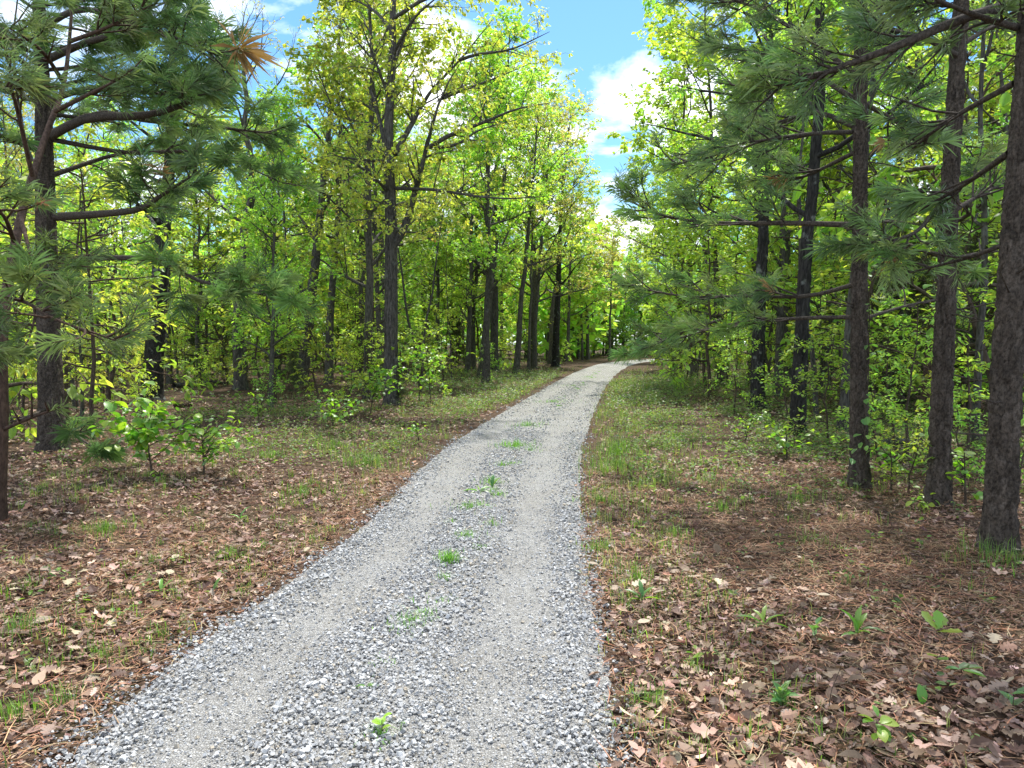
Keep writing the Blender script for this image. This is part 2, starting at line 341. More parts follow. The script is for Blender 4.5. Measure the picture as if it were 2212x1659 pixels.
# ------------------------------------------------------------------ gravel stones
rng = np.random.default_rng(11)
CUBE = np.array([(-1, -1, -1), (1, -1, -1), (1, 1, -1), (-1, 1, -1), (-1, -1, 1), (1, -1, 1), (1, 1, 1), (-1, 1, 1)], float)
CUBE_F = np.array([(0, 2, 1), (0, 3, 2), (4, 5, 6), (4, 6, 7), (0, 1, 5), (0, 5, 4), (1, 2, 6), (1, 6, 5), (2, 3, 7), (2, 7, 6), (3, 0, 4), (3, 4, 7)])
def rand_rot(rng, n):
    q = norm(rng.normal(0, 1, (n, 4))); w, x, y, z = q.T
    return np.stack([np.stack([1 - 2 * (y * y + z * z), 2 * (x * y - z * w), 2 * (x * z + y * w)], -1),
                     np.stack([2 * (x * y + z * w), 1 - 2 * (x * x + z * z), 2 * (y * z - x * w)], -1),
                     np.stack([2 * (x * z - y * w), 2 * (y * z + x * w), 1 - 2 * (x * x + y * y)], -1)], -2)
def stones(rng, pos, size):
    n = len(pos)
    v = CUBE[None] * rng.uniform(.5, 1.0, (n, 8, 3)) * np.stack([np.ones(n), rng.uniform(.6, 1, n), rng.uniform(.45, .85, n)], 1)[:, None]
    v = np.einsum('nij,nkj->nki', rand_rot(rng, n), v) * (size * .5)[:, None, None]
    v[:, :, 2] *= .8
    return v
def stone_col(rng, n):
    g = np.clip(rng.normal(.43, .07, n), .2, .62)[:, None] * np.array([[.995, 1.0, 1.0]])
    k = rng.random(n); g[k < .05] *= (1.05, .93, .76); g[(k > .05) & (k < .11)] *= .55
    return g
def road_points(rng, y0, y1, dens):
    n = int((y1 - y0) * 2.9 * dens); y = rng.uniform(y0, y1, n)
    c = np.interp(y, RL[:230, 1], RL[:230, 0]); h = np.interp(y, RL[:230, 1], RL[:230, 2]); s = rng.uniform(-1.3, 1.3, n)
    edge = .93 + .22 * (fbm(y * 1.7, np.sign(s) * 7, 21) - .5)
    keep = (np.abs(s) < edge) | (rng.random(n) < .7 * np.exp(-(np.abs(s) - edge) / .075))
    return (c + s * h)[keep], y[keep], s[keep]
def add_stones(rng, g, y0, y1, dens, lo, hi):
    x, y, s = road_points(rng, y0, y1, dens)
    track = np.exp(-((np.abs(s) - .5) / .2) ** 2) * (.6 + .5 * fbm(x * 2, y * .7, 4))
    sz = lo + (hi - lo) * rng.random(len(x)) ** 2.6
    sz *= 1 - .55 * np.clip(track, 0, 1); kp = rng.random(len(x)) > .45 * np.clip(track * 1.3, 0, 1); x, y, s, sz = x[kp], y[kp], s[kp], sz[kp]
    zr = np.maximum(road_prof(s), H(x, y) - .004)
    pos = np.stack([x, y, zr + sz * .18 + rng.random(len(x)) ** 3 * .014], 1); v = stones(rng, pos, sz) + pos[:, None]
    C = np.repeat(stone_col(rng, len(x)), 8, 0)
    g.add(v.reshape(-1, 3), (CUBE_F[None] + (np.arange(len(x)) * 8)[:, None, None]).reshape(-1, 3), C)
g = Geo()
add_stones(rng, g, 2.3, 4.0, 7000, .007, .026)
add_stones(rng, g, 4.0, 7.0, 2900, .009, .032)
add_stones(rng, g, 7.0, 13., 800, .012, .038)
add_stones(rng, g, 13., 30., 150, .018, .05)
gr = obj('gravel', g.mesh('gravel'), M['stone'], road); gr['kind'] = 'stuff'
# the largest single stones, as pieces of the drive
sm = []
for k in range(6):
    v = stones(rng, np.zeros((1, 3)), np.array([1.0]))[0]; sm.append(make_mesh('stone', v, CUBE_F, np.repeat(stone_col(rng, 1), 8, 0)))
    sm[-1].materials.append(M['stone'])
x, y, s = road_points(rng, 2.4, 4.6, 80)
pick = rng.permutation(len(x))[:290]
for k in pick:
    sz = rng.uniform(.025, .042) * (.75 if abs(abs(s[k]) - .5) < .15 else 1)
    o = obj('stone', sm[k % 6], None, road, (x[k], y[k], max(float(road_prof(s[k])), Hs(x[k], y[k])) + sz * .22))
    o.scale = (sz, sz, sz); o.rotation_euler = (rng.uniform(-.4, .4), rng.uniform(-.4, .4), rng.uniform(0, 6.28))

# ------------------------------------------------------------------ leaf litter, needles
def oak_half(rng):
    k = rng.integers(3, 5); h = [(.08, .03)]
    for j in range(k):
        c = .22 + .62 * j / (k - 1); w = (.32 if 0 < j < k - 1 else .2) * rng.uniform(.75, 1.2)
        h += [(c - .07, w * .82), (c + .03, w), (c + .3 / k, w * .38)]
    h[-1] = (.95, .07); return h
OAKS = []
for k in range(7):
    V, F = tpl(oak_half(rng), fold=rng.uniform(-.1, .35)); V = V.copy()
    V[:, 2] += rng.uniform(-.6, 1.1) * (V[:, 0] - .45) ** 2 + rng.uniform(-1.5, 2.2) * V[:, 1] ** 2 + rng.uniform(-.25, .25) * V[:, 0] * V[:, 1]; OAKS.append((V, F))
for k in range(3):
    V, F = tpl([(.12, .16), (.35, .27), (.62, .24), (.85, .1)], fold=.15); V = V.copy()
    V[:, 2] += rng.uniform(-.3, .6) * (V[:, 0] - .45) ** 2 + rng.uniform(-.6, 1.2) * V[:, 1] ** 2; OAKS.append((V, F))
def cheap(rng):
    w = rng.uniform(.2, .34); V = np.array([(0, 0, 0), (.28, w * .8, 0), (.4, w * .35, 0), (.62, w, 0), (.74, w * .4, 0), (1, 0, 0), (.74, -w * .4, 0), (.62, -w, 0), (.4, -w * .35, 0), (.28, -w * .8, 0), (.5, 0, 0)], float); V[1:5, :2] *= rng.uniform(.85, 1.15, (4, 2)); V[6:10, :2] *= rng.uniform(.85, 1.15, (4, 2))
    V[:, 2] = rng.uniform(-.6, 1.2) * (V[:, 0] - .45) ** 2 + rng.uniform(-1.6, 2.4) * V[:, 1] ** 2 + rng.uniform(-.3, .3) * V[:, 0] * V[:, 1] + rng.uniform(0, .3) * np.abs(V[:, 1])
    return V, np.array([(10, (j + 1) % 10, j)[::-1] for j in range(10)])
CHEAP = [cheap(rng) for k in range(9)]
LIT = [(.215, .142, .102), (.27, .19, .145), (.15, .092, .064), (.085, .05, .036), (.36, .275, .215), (.23, .135, .085)]
LITW = [.27, .20, .22, .18, .06, .07]
NPATCH = W(1830, 1220)               # bare needle patch right of the drive
def litter_density(x, y):
    o, h = road_off(x, y); e = np.abs(o) - h
    d = sstep(-.16, .35, e) * (.35 + 1.1 * sstep(.30, .62, fbm(x * .9, y * .9, 31)))
    pt = np.exp(-(((x - NPATCH[0]) / 1.1) ** 2 + ((y - NPATCH[1]) / 1.0) ** 2)); d *= 1 - .93 * np.clip(pt * 1.7, 0, 1)
    gz = sstep(6, 12, y) * (o > 0) * sstep(3.5, 1, e); d *= 1 - .55 * gz
    return d
def scatter(rng, n, y0, y1, slope=.80, pad=.6):
    y = y0 + (y1 - y0) * rng.random(n); x = rng.uniform(-1, 1, n) * (slope * y + pad)
    wgt = (slope * y + pad) / (slope * y1 + pad); k = rng.random(n) < wgt
    return x[k], y[k]
def lay_leaves(rng, g, x, y, s, lift=.0, shapes=None):
    OAKS = shapes
    n = len(x); pos = np.stack([x, y, H(x, y) + rng.uniform(.002, .035, n) + lift], 1)
    a = rng.uniform(0, 2 * math.pi, n); ax = norm(np.stack([np.cos(a), np.sin(a), rng.normal(0, .22, n)], 1))
    nr = norm(np.stack([rng.normal(0, .55, n), rng.normal(0, .55, n), np.ones(n)], 1)); nr[rng.random(n) < .4] *= -1
    kind = rng.integers(0, len(OAKS), n); col = palette(rng, n, LIT, LITW, .3)
    for k in range(len(OAKS)):
        m = kind == k
        if m.sum():
            V, F = place(OAKS[k], pos[m], ax[m], nr[m], s[m]); g.add(V, F, np.repeat(col[m], len(OAKS[k][0]), 0))
g = Geo()
for y0, y1, dens, s0, s1 in ((1.9, 3.6, 760, .03, .09), (3.6, 5.5, 700, .03, .09), (5.5, 10, 330, .04, .10), (10, 20, 80, .06, .13), (20, 42, 8, .08, .18)):
    n = int(dens * (y1 - y0) * 2 * (.8 * y1 + .6)); x, y = scatter(rng, n, y0, y1); k = rng.random(len(x)) < litter_density(x, y); x, y = x[k], y[k]
    lay_leaves(rng, g, x, y, s0 + (s1 - s0) * rng.random(len(x)) ** 1.4, shapes=OAKS if y1 < 3.7 else CHEAP)
for y0, y1, dens in ((1.9, 5.0, 2300), (5.0, 9.0, 600)):     # broken bits between the leaves
    n = int(dens * (y1 - y0) * 2 * (.8 * y1 + .6)); x, y = scatter(rng, n, y0, y1); o, h = road_off(x, y); e = np.abs(o) - h; k = rng.random(len(x)) < sstep(-.22, .2, e) * .8; x, y = x[k], y[k]; n = len(x)
    V, F = place(LITE, np.stack([x, y, H(x, y) + rng.uniform(.0, .016, n)], 1), norm(rng.normal(0, 1, (n, 3)) * V3(1, 1, .3)), norm(rng.normal(0, .5, (n, 3)) + V3(0, 0, 1)), rng.uniform(.012, .034, n) * (1 + .05 * y0)); g.add(V, F, np.repeat(palette(rng, n, LIT, [.2, .1, .25, .3, .05, .1], .3), 4, 0))
lt = obj('leaf_litter', g.mesh('leaf_litter'), M['litter'], ground); lt['kind'] = 'stuff'
# large single fallen leaves, as pieces of the floor
fl = []
for k in range(10):
    V, F = OAKS[k]; fl.append(make_mesh('fallen_leaf', V, F, np.repeat(palette(rng, 1, LIT, LITW, .25), len(V), 0))); fl[-1].materials.append(M['litter'])
x, y = scatter(rng, 1500, 2.0, 5.6); k = rng.random(len(x)) < litter_density(x, y) * .9; x, y = x[k][:290], y[k][:290]; z = H(x, y)
for k in range(len(x)):
    o = obj('fallen_leaf', fl[k % 10], None, ground, (x[k], y[k], z[k] + rng.uniform(.03, .05)))
    q = rng.uniform(.065, .115); o.scale = (q, q, q * rng.uniform(.6, 1.3)); o.rotation_euler = (rng.normal(0, .3), rng.normal(0, .25), rng.uniform(0, 6.28))
# dry pine needles
g = Geo()
x, y = scatter(rng, 190000, 2.0, 9.0)
o, h = road_off(x, y); e = np.abs(o) - h
dn = .09 * sstep(.0, .3, e) + np.exp(-(e - .15) ** 2 / .03) * .55 * (e > -.1) * (o < 0) + .35 * np.exp(-(e - .1) ** 2 / .02) * (o > 0) + 1.3 * np.exp(-(((x - NPATCH[0]) / 1.2) ** 2 + ((y - NPATCH[1]) / 1.1) ** 2))
dn += .5 * sstep(.55, .7, fbm(x * .7, y * .7, 77)) * (e > .3)
k = rng.random(len(x)) < dn; x, y = x[k], y[k]; n = len(x)
a = rng.uniform(0, 6.283, n); ln = rng.uniform(.05, .16, n); d = np.stack([np.cos(a), np.sin(a), rng.normal(0, .12, n)], 1); wv = np.stack([-np.sin(a), np.cos(a), np.zeros(n)], 1) * .0022
p = np.stack([x, y, H(x, y) + rng.uniform(.004, .035, n)], 1); mid = p + d * (ln * .5)[:, None] + wv * rng.normal(0, 5, (n, 1))
V = np.stack([p - wv, p + wv, mid + wv, mid - wv, p + d * ln[:, None]], 1).reshape(-1, 3)
F = (np.array([(0, 1, 2), (0, 2, 3), (3, 2, 4)])[None] + (np.arange(n) * 5)[:, None, None]).reshape(-1, 3)
g.add(V, F, np.repeat(palette(rng, n, [(.27, .125, .07), (.33, .18, .10), (.21, .105, .06), (.30, .22, .13)], var=.25), 5, 0))
ns = obj('pine_straw', g.mesh('pine_straw'), M['straw'], ground); ns['kind'] = 'stuff'

Wd = Wood(); x, y = scatter(rng, 900, 2.0, 12.0); o, h = road_off(x, y); k = np.abs(o) - h > .1; x, y = x[k], y[k]; z = H(x, y)
for a, b, c in zip(x, y, z):
    t_ = rng.uniform(0, 6.28); q = wander(rng, V3(a, b, c + .02), V3(math.cos(t_), math.sin(t_), rng.normal(0, .08)), rng.uniform(.08, .45), 5, .12); q[:, 2] = np.clip(q[:, 2], c + .012, c + .05); Wd.add(q, np.linspace(1, .5, 5) * rng.uniform(.0018, .005), 4)
tw = obj('twigs', Wd.geo().mesh('twigs', True), M['stem'], ground); tw['kind'] = 'stuff'
# ------------------------------------------------------------------ grass, low ground cover
def blades(rng, g, pos, ln, w, cols, lean=.5):
    n = len(pos); a = rng.uniform(0, 6.283, n); d = np.stack([np.cos(a), np.sin(a), np.zeros(n)], 1); sd = np.stack([-np.sin(a), np.cos(a), np.zeros(n)], 1) * (w * .5)[:, None]
    le = np.abs(rng.normal(0, lean, n))[:, None]; L1 = ln[:, None]
    p1 = pos + L1 * .5 * (V3(0, 0, 1) + d * le * .5); p2 = pos + L1 * (V3(0, 0, .92) * np.maximum(.25, 1 - le * .45) + d * le * 1.0)
    V = np.stack([pos - sd, pos + sd, p1 + sd * .8, p1 - sd * .8, p2], 1).reshape(-1, 3)
    F = (np.array([(0, 1, 2), (0, 2, 3), (3, 2, 4)])[None] + (np.arange(n) * 5)[:, None, None]).reshape(-1, 3)
    g.add(V, F, np.repeat(palette(rng, n, cols, var=.22), 5, 0))
GRASS = [(.07, .125, .028), (.10, .16, .035), (.055, .10, .025), (.15, .17, .06), (.20, .18, .10)]
g = Geo()
def tuft(x, y, n, r, ln, cols=GRASS, lean=.5, onroad=False):
    a = rng.uniform(0, 6.283, n); q = r * np.abs(rng.normal(0, .75, n)); px = x + np.cos(a) * q; py = y + np.sin(a) * q
    pz = np.full(n, .01) if onroad else H(px, py)
    blades(rng, g, np.stack([px, py, pz], 1), rng.uniform(.4, 1, n) * ln, rng.uniform(.003, .006, n), cols, lean)
GREEN = [(.08, .17, .03), (.11, .21, .035), (.065, .14, .03)]
for (u, v, n, r, ln) in ((1195, 870, 130, .5, .12), (1140, 922, 120, .33, .14), (1112, 968, 150, .3, .16), (1062, 1048, 60, .14, .14), (1015, 1102, 70, .2, .10), (1005, 1165, 45, .12, .10),
                         (1085, 1010, 30, .1, .12), (970, 1222, 75, .055, .16), (962, 1258, 18, .06, .10), (872, 1362, 34, .10, .07), (1240, 835, 60, .5, .10), (825, 1600, 26, .07, .07), (840, 1440, 16, .12, .06), (1270, 815, 60, .8, .1)):
    p = W(u, v); tuft(p[0], p[1], int(n * 1.7), r, ln * 1.05, GREEN, .6, True)
for k in range(70):                   # broken weedy strip along the middle of the drive
    yy = rng.uniform(4.0, 40); c = np.interp(yy, RL[:230, 1], RL[:230, 0]); 
    if fbm(yy * .6, 3.3, 12) < .42: continue
    tuft(c + rng.normal(.05, .1), yy, int(rng.integers(10, 60)), rng.uniform(.05, .16), rng.uniform(.05, .12), GREEN, .7, True)
for (u, v, n, r, ln) in ((1335, 985, 220, .28, .34), (1330, 1015, 160, .22, .3), (1300, 1090, 60, .2, .2), (1290, 1195, 45, .12, .16), (1370, 1265, 45, .08, .2), (1400, 1525, 60, .08, .12), (1460, 1165, 40, .15, .18),
                         (225, 1165, 120, .15, .15), (30, 1385, 60, .12, .2), (225, 1425, 46, .12, .12), (125, 1530, 40, .09, .12), (30, 1560, 44, .11, .14), (330, 1230, 50, .12, .12), (495, 1215, 60, .12, .14), (60, 1290, 50, .12, .14),
                         (790, 1010, 150, .22, .26), (720, 975, 120, .25, .3), (585, 1000, 100, .25, .25), (650, 1075, 90, .2, .2), (350, 1380, 40, .1, .1), (1560, 1115, 60, .2, .18), (2150, 1240, 70, .2, .25), (1720, 1100, 60, .25, .2)):
    p = W(u, v); tuft(p[0], p[1], int(n * 1.6), r * 1.3, ln, GRASS[:3], .6)
x, y = scatter(rng, 2600, 2.0, 9.0); o, h = road_off(x, y); e = np.abs(o) - h; k = (e > .15) & (rng.random(len(x)) < .12 + .9 * sstep(.52, .68, fbm(x * .8, y * .8, 55)))
for a, b in zip(x[k], y[k]): tuft(a, b, int(rng.integers(5, 22)), rng.uniform(.03, .12), rng.uniform(.06, .18))
x, y = scatter(rng, 15000, 8.0, 45.0); o, h = road_off(x, y); e = np.abs(o) - h; k = (e > .1) & (rng.random(len(x)) < (.05 + .8 * sstep(.45, .65, fbm(x * .45, y * .45, 56))) * (.15 + .85 * np.exp(-np.clip(e - 1, 0, 9) / 2.5)))
for a, b in zip(x[k], y[k]): tuft(a, b, int(rng.integers(8, 16)), rng.uniform(.1, .35), rng.uniform(.12, .34))
for n_, y0, y1, o0, o1, ln in ((420, 7.5, 30, .05, 1.6, .3), (260, 8, 30, .3, 4.5, .26), (300, 9, 30, -.15, -3.5, .26), (170, 2.5, 8, .05, .8, .14), (120, 2.5, 8, -.1, -1.2, .12)):
    y = y0 + (y1 - y0) * rng.random(n_); q = o0 + (o1 - o0) * rng.random(n_) ** 1.3; c = np.interp(y, RL[:230, 1], RL[:230, 0]); h = np.interp(y, RL[:230, 1], RL[:230, 2]); x = c + np.sign(q) * (h + np.abs(q))
    for a, b in zip(x, y): tuft(a, b, int(rng.integers(5, 26)), rng.uniform(.05, .25), ln * rng.uniform(.4, 1.1), GRASS, .6)
gs = obj('grass', g.mesh('grass'), M['grass'], None); tag(gs, 'thin green grass tufts on the verges and the drive middle', 'grass', kind='stuff')

g = Geo()
WEED = [(.075, .13, .032), (.09, .145, .042), (.055, .10, .03), (.125, .175, .038), (.10, .12, .065), (.15, .13, .075)]
def cover(x, y, hh, s, nl, far=False):
    n = len(x); k = np.repeat(np.arange(n), nl); m = len(k); z = H(x, y)
    pos = np.stack([x[k] + rng.normal(0, 1, m) * s[k] * .7, y[k] + rng.normal(0, 1, m) * s[k] * .7, z[k] + hh[k] * rng.uniform(.15, 1, m)], 1)
    a = rng.uniform(0, 6.283, m); ax = norm(np.stack([np.cos(a), np.sin(a), rng.normal(0.1, .35, m)], 1)); nr = norm(rng.normal(0, .45, (m, 3)) + V3(0, 0, 1))
    tp_ = LITE if far else OVATE; V, F = place(tp_, pos, ax, nr, s[k] * rng.uniform(.6, 1.2, m)); g.add(V, F, np.repeat(palette(rng, m, WEED, var=.25), len(tp_[0]), 0))
x, y = scatter(rng, 2600, 2.0, 8.0); o, h = road_off(x, y); e = np.abs(o) - h; k = (e > .25) & (rng.random(len(x)) < .06 + .55 * sstep(.55, .72, fbm(x * .9, y * .9, 61)) + .3 * sstep(2.5, 4, o)); x, y = x[k], y[k]
cover(x, y, rng.uniform(.03, .14, len(x)), rng.uniform(.02, .045, len(x)), 7)
def verge(n, y0, y1, o0, o1, bias=1.0):
    y = y0 + (y1 - y0) * rng.random(n); q = o0 + (o1 - o0) * rng.random(n) ** bias; c = np.interp(y, RL[:230, 1], RL[:230, 0]); h = np.interp(y, RL[:230, 1], RL[:230, 2]); return c + np.sign(q) * (h + np.abs(q)), y, np.abs(q)
x, y, e = verge(9500, 7.0, 16.0, .25, 6.5, 1.1); k = rng.random(len(x)) < (.07 + .9 * sstep(.38, .60, fbm(x * .9, y * .9, 65))) * sstep(.2, 1.3, e) * (.15 + .85 * sstep(7.2, 10, y)); x, y = x[k], y[k]
cover(x, y, .03 + .34 * rng.random(len(x)) ** 2, rng.uniform(.022, .06, len(x)), 6)
x, y, e = verge(9000, 15.0, 34.0, .2, 7, 1.1); k = rng.random(len(x)) < .12 + .85 * sstep(.37, .58, fbm(x * .6, y * .6, 67)); x, y = x[k], y[k]
cover(x, y, .04 + .45 * rng.random(len(x)) ** 2, rng.uniform(.035, .08, len(x)), 5, True)
x, y, e = verge(8000, 8.0, 17.0, -.3, -7, 1.0); k = rng.random(len(x)) < (.06 + .9 * sstep(.46, .66, fbm(x * .8, y * .8, 66))) * sstep(8, 11, y) * .7; x, y = x[k], y[k]
cover(x, y, .03 + .32 * rng.random(len(x)) ** 2, rng.uniform(.022, .055, len(x)), 6)
x, y, e = verge(7000, 16.0, 36.0, -.2, -6, 1.2); k = rng.random(len(x)) < .1 + .8 * sstep(.42, .62, fbm(x * .6, y * .6, 68)); x, y = x[k], y[k]
cover(x, y, .04 + .4 * rng.random(len(x)) ** 2, rng.uniform(.035, .08, len(x)), 5, True)
x, y = scatter(rng, 12000, 14.0, 60.0); o, h = road_off(x, y); e = np.abs(o) - h; k = (e > 3) & (rng.random(len(x)) < .6); x, y = x[k], y[k]
cover(x, y, rng.uniform(.1, .55, len(x)), rng.uniform(.07, .13, len(x)), 5, True)
gc = obj('ground_cover', g.mesh('ground_cover'), M['weed'], None); tag(gc, 'low leafy weeds covering the woodland floor', 'weeds', kind='stuff')

# ------------------------------------------------------------------ trees
def bark_tube(rng, pts, rad, cell=(.05, .13), amp=.008, sides=60, dz=.025, zvis=7.0):
    # a trunk with raised bark plates: cells round the stem, grooves between
    ln = np.concatenate([[0], np.cumsum(np.linalg.norm(np.diff(pts, axis=0), axis=1))]); tot = ln[-1]
    s = np.concatenate([np.arange(0, min(zvis, tot), dz), np.arange(min(zvis, tot), tot, .3), [tot]])
    C = np.stack([np.interp(s, ln, pts[:, k]) for k in range(3)], 1); R = np.interp(s, ln, rad) * (1 + .30 * np.exp(-s / .12) + .12 * np.exp(-s / .5))
    a = np.arange(sides) * 2 * math.pi / sides; A, S = np.meshgrid(a, s)
    nc = max(5, int(round(2 * math.pi * rad[0] / cell[0])))
    u = A / (2 * math.pi) * nc + .35 * (vnoise(A * 3, S * 9, 5) - .5); v = S / cell[1] + .5 * (hash2(np.floor(u) % nc, np.floor(u) * 0, 4))
    iu = np.floor(u); iv = np.floor(v); d1 = np.full(u.shape, 9.); d2 = d1.copy(); cell_u = iu.copy(); cell_v = iv.copy()
    for du in (-1, 0, 1):
        for dv in (-1, 0, 1):
            cu = iu + du; cv = iv + dv; hx = hash2(cu % nc, cv, 1); hy = hash2(cu % nc, cv, 2)
            d = np.hypot(cu + hx - u, cv + hy - v); cell_u = np.where(d < d1, cu, cell_u); cell_v = np.where(d < d1, cv, cell_v); d2 = np.where(d < d1, d1, np.minimum(d2, d)); d1 = np.minimum(d, d1)
    disp = amp * (sstep(.0, .34, d2 - d1) - .7) + amp * .5 * (hash2(np.floor(u) % nc, np.floor(v), 6) - .5) + amp * .7 * (vnoise(A * 20, S * 30, 7) - .5) + R[:, None] * .10 * (fbm(np.cos(A) * 1.5 + 5, S * .8 + np.sin(A) * 1.5, 9) - .5)
    rr = R[:, None] * 1.0 + disp * np.minimum(1, R[:, None] / rad[0])
    V = np.stack([C[:, None, 0] + rr * np.cos(a), C[:, None, 1] + rr * np.sin(a), np.repeat(C[:, 2:3], sides, 1)], -1).reshape(-1, 3)
    i = np.arange(len(s) - 1)[:, None]; j = np.arange(sides)[None]; j2 = (j + 1) % sides
    q = np.stack([i * sides + j, i * sides + j2, (i + 1) * sides + j2, (i + 1) * sides + j], -1).reshape(-1, 4)
    tone = .72 + .62 * hash2(cell_u % nc, cell_v, 14)
    return V, np.concatenate([q[:, [0, 1, 2]], q[:, [0, 2, 3]]]), np.repeat(tone.reshape(-1, 1), 3, 1) * (1, .99, .98)

class Tree:
    def __init__(s): s.wood = Wood(); s.limbs = []; s.lp = []; s.ld = []
def grow_limb(T, Wd, rng, pts, r0, sub_len=1.0, sub_d=2.2, tw_d=5.0, lpt=8, tw_len=(.18, .42), start=.22, sides=6, up=.25):
    n = len(pts); t = np.linspace(0, 1, n); R = r0 * (1 - t) ** .85 + .005
    Wd.add(pts, R, sides); Ln = np.linalg.norm(np.diff(pts, axis=0), axis=1).sum()
    for k in range(max(3, int(Ln * sub_d))):
        tt = rng.uniform(start, 1.0); p, d = interp(pts, tt); sd = perp(rng, d); sd[2] *= .6
        l = sub_len * (1.15 - .6 * tt) * rng.uniform(.5, 1.25)
        sp = wander(rng, p, norm(d * .55 + sd * .85 + V3(0, 0, up)), l, 5, .16, .1)
        rs = min(.5 * r0 * (1 - tt) ** .85 + .004, .03); Wd.add(sp, rs * np.linspace(1, .3, 5), 4)
        m = int(l * tw_d) + 2; q = rng.uniform(.15, 1.0, m); q[0] = 1.0; p2, d2 = interp(sp, q); s2 = perp(rng, d2); s2[:, 2] *= .5
        td = norm(d2 * .7 + s2 * .8 + V3(0, 0, .1)); tl = rng.uniform(*tw_len, m)[:, None]
        e = p2 + td * tl + rng.normal(0, .03, (m, 3)); md = (p2 + e) / 2 + rng.normal(0, .025, (m, 3))
        Wd.add(np.stack([p2, md, e], 1), np.tile(np.array([.0045, .0035, .002]), (m, 1)), 3)
        f = 1 - .75 * rng.random((m, lpt, 1)) ** 1.6; lp = p2[:, None] * (1 - f) + e[:, None] * f + rng.normal(0, .03, (m, lpt, 3))
        T.lp.append(lp.reshape(-1, 3)); T.ld.append(np.repeat(td, lpt, 0))
def finish_leaves(rng, T, size, template, cols, w=None, droop=.5, var=.2, keep=1.0, flat=.5):
    pos = np.concatenate(T.lp); d = np.concatenate(T.ld)
    if keep < 1: m = rng.random(len(pos)) < keep; pos, d = pos[m], d[m]
    n = len(pos); ax = norm(d * .6 + rng.normal(0, .6, (n, 3)) * V3(1, 1, .5) + V3(0, 0, -droop)); nr = norm(rng.normal(0, flat, (n, 3)) + V3(0, 0, 1))
    g = Geo(); V, F = place(template, pos, ax, nr, size * rng.uniform(.6, 1.2, n)); g.add(V, F, np.repeat(palette(rng, n, cols, w, var), len(template[0]), 0)); return g
def decid(rng, trunk, r0, fb=.3, nl=16, spread=2.6, elev=(10, 50), apart=False, **kw):
    T = Tree(); n = len(trunk); Ht = np.linalg.norm(np.diff(trunk, axis=0), axis=1).sum()
    az = rng.uniform(0, 6.28)
    for k in range(nl):
        t = fb + (1 - fb) * ((k + rng.random()) / nl) ** .9; t = min(t, .98); p, d = interp(trunk, t); az += 2.4 + rng.normal(0, .35)
        q = (t - fb) / (1 - fb); l = spread * (.55 + .9 * math.sin(math.pi * min(1, .18 + q * .78))) * rng.uniform(.6, 1.1) * .8
        el = math.radians(rng.uniform(*elev) + 25 * q); dr = V3(math.cos(az) * math.cos(el), math.sin(az) * math.cos(el), math.sin(el))
        pts = wander(rng, p, dr, l, 7, .13, .25)
        if apart: T.limbs.append(Wood())
        grow_limb(T, T.limbs[-1] if apart else T.wood, rng, pts, .42 * (r0 * (1 - t) + .012) + .006, **kw)
    p, d = interp(trunk, .9); grow_limb(T, T.wood, rng, np.vstack([p, wander(rng, trunk[-1], d, .9, 4, .1)]), .02, **kw)
    return T
def trunk_path(rng, base, top, n=12, wob=.12):
    t = np.linspace(0, 1, n)[:, None]; p = base * (1 - t) + top * t; w = np.cumsum(rng.normal(0, wob / math.sqrt(n), (n, 3)), 0) * V3(1, 1, 0); w -= w[0]
    return p + w * np.minimum(1, t * 3)

YG = [(.175, .215, .038), (.145, .20, .036), (.21, .23, .05), (.115, .175, .036)]          # yellow green young oak
FG = [(.125, .205, .036), (.155, .23, .04), (.10, .175, .034), (.18, .245, .045)]          # fresh green
OL = [(.17, .18, .045), (.20, .19, .06), (.14, .17, .035), (.21, .18, .085)]            # sparse olive, catkins
NEED = [(.075, .132, .042), (.10, .158, .052), (.055, .105, .036), (.13, .18, .066)]

def build_tree(name, label, cat, base, group=None): return thing(name, label, cat, tuple(base), group)
def wood_obj(name, geo, mat, root, off): return obj(name, geo.mesh(name, True, off), mat, root)

# ---- pines
def tufts(rng, pos, d, nn=46, ln=.15, cols=NEED, w=.0012):
    n = len(pos); k = np.repeat(np.arange(n), nn); m = len(k); sz = np.exp(rng.normal(0, .28, n))[k] * ln; dens = rng.uniform(.25, 1, n)[k]
    st = pos[k] + d[k] * rng.uniform(-.14, .04, (m, 1)); pr = perp(rng, d[k])
    a = norm(d[k] * rng.uniform(.35, 1.2, (m, 1)) + pr * rng.uniform(.3, 1.0, (m, 1)) + V3(0, 0, .05))
    L1 = (sz * rng.uniform(.7, 1.08, m))[:, None]; wv = perp(rng, a) * w; md = st + a * L1 * .55; e = st + a * L1 + V3(0, 0, -1) * L1 * .16
    keep = rng.random(m) < dens; st, wv, md, e, k = st[keep], wv[keep], md[keep], e[keep], k[keep]; m = len(k)
    V = np.stack([st - wv, st + wv, md + wv, e], 1).reshape(-1, 3)
    F = (np.array([(0, 1, 2), (0, 2, 3)])[None] + (np.arange(m) * 4)[:, None, None]).reshape(-1, 3)
    c = palette(rng, n, cols, var=.2); dry = rng.random(n) < .005; c[dry] = (.20, .11, .05)
    return V, F, np.repeat(c[k] * np.exp(rng.normal(0, .16, (m, 1))), 4, 0)
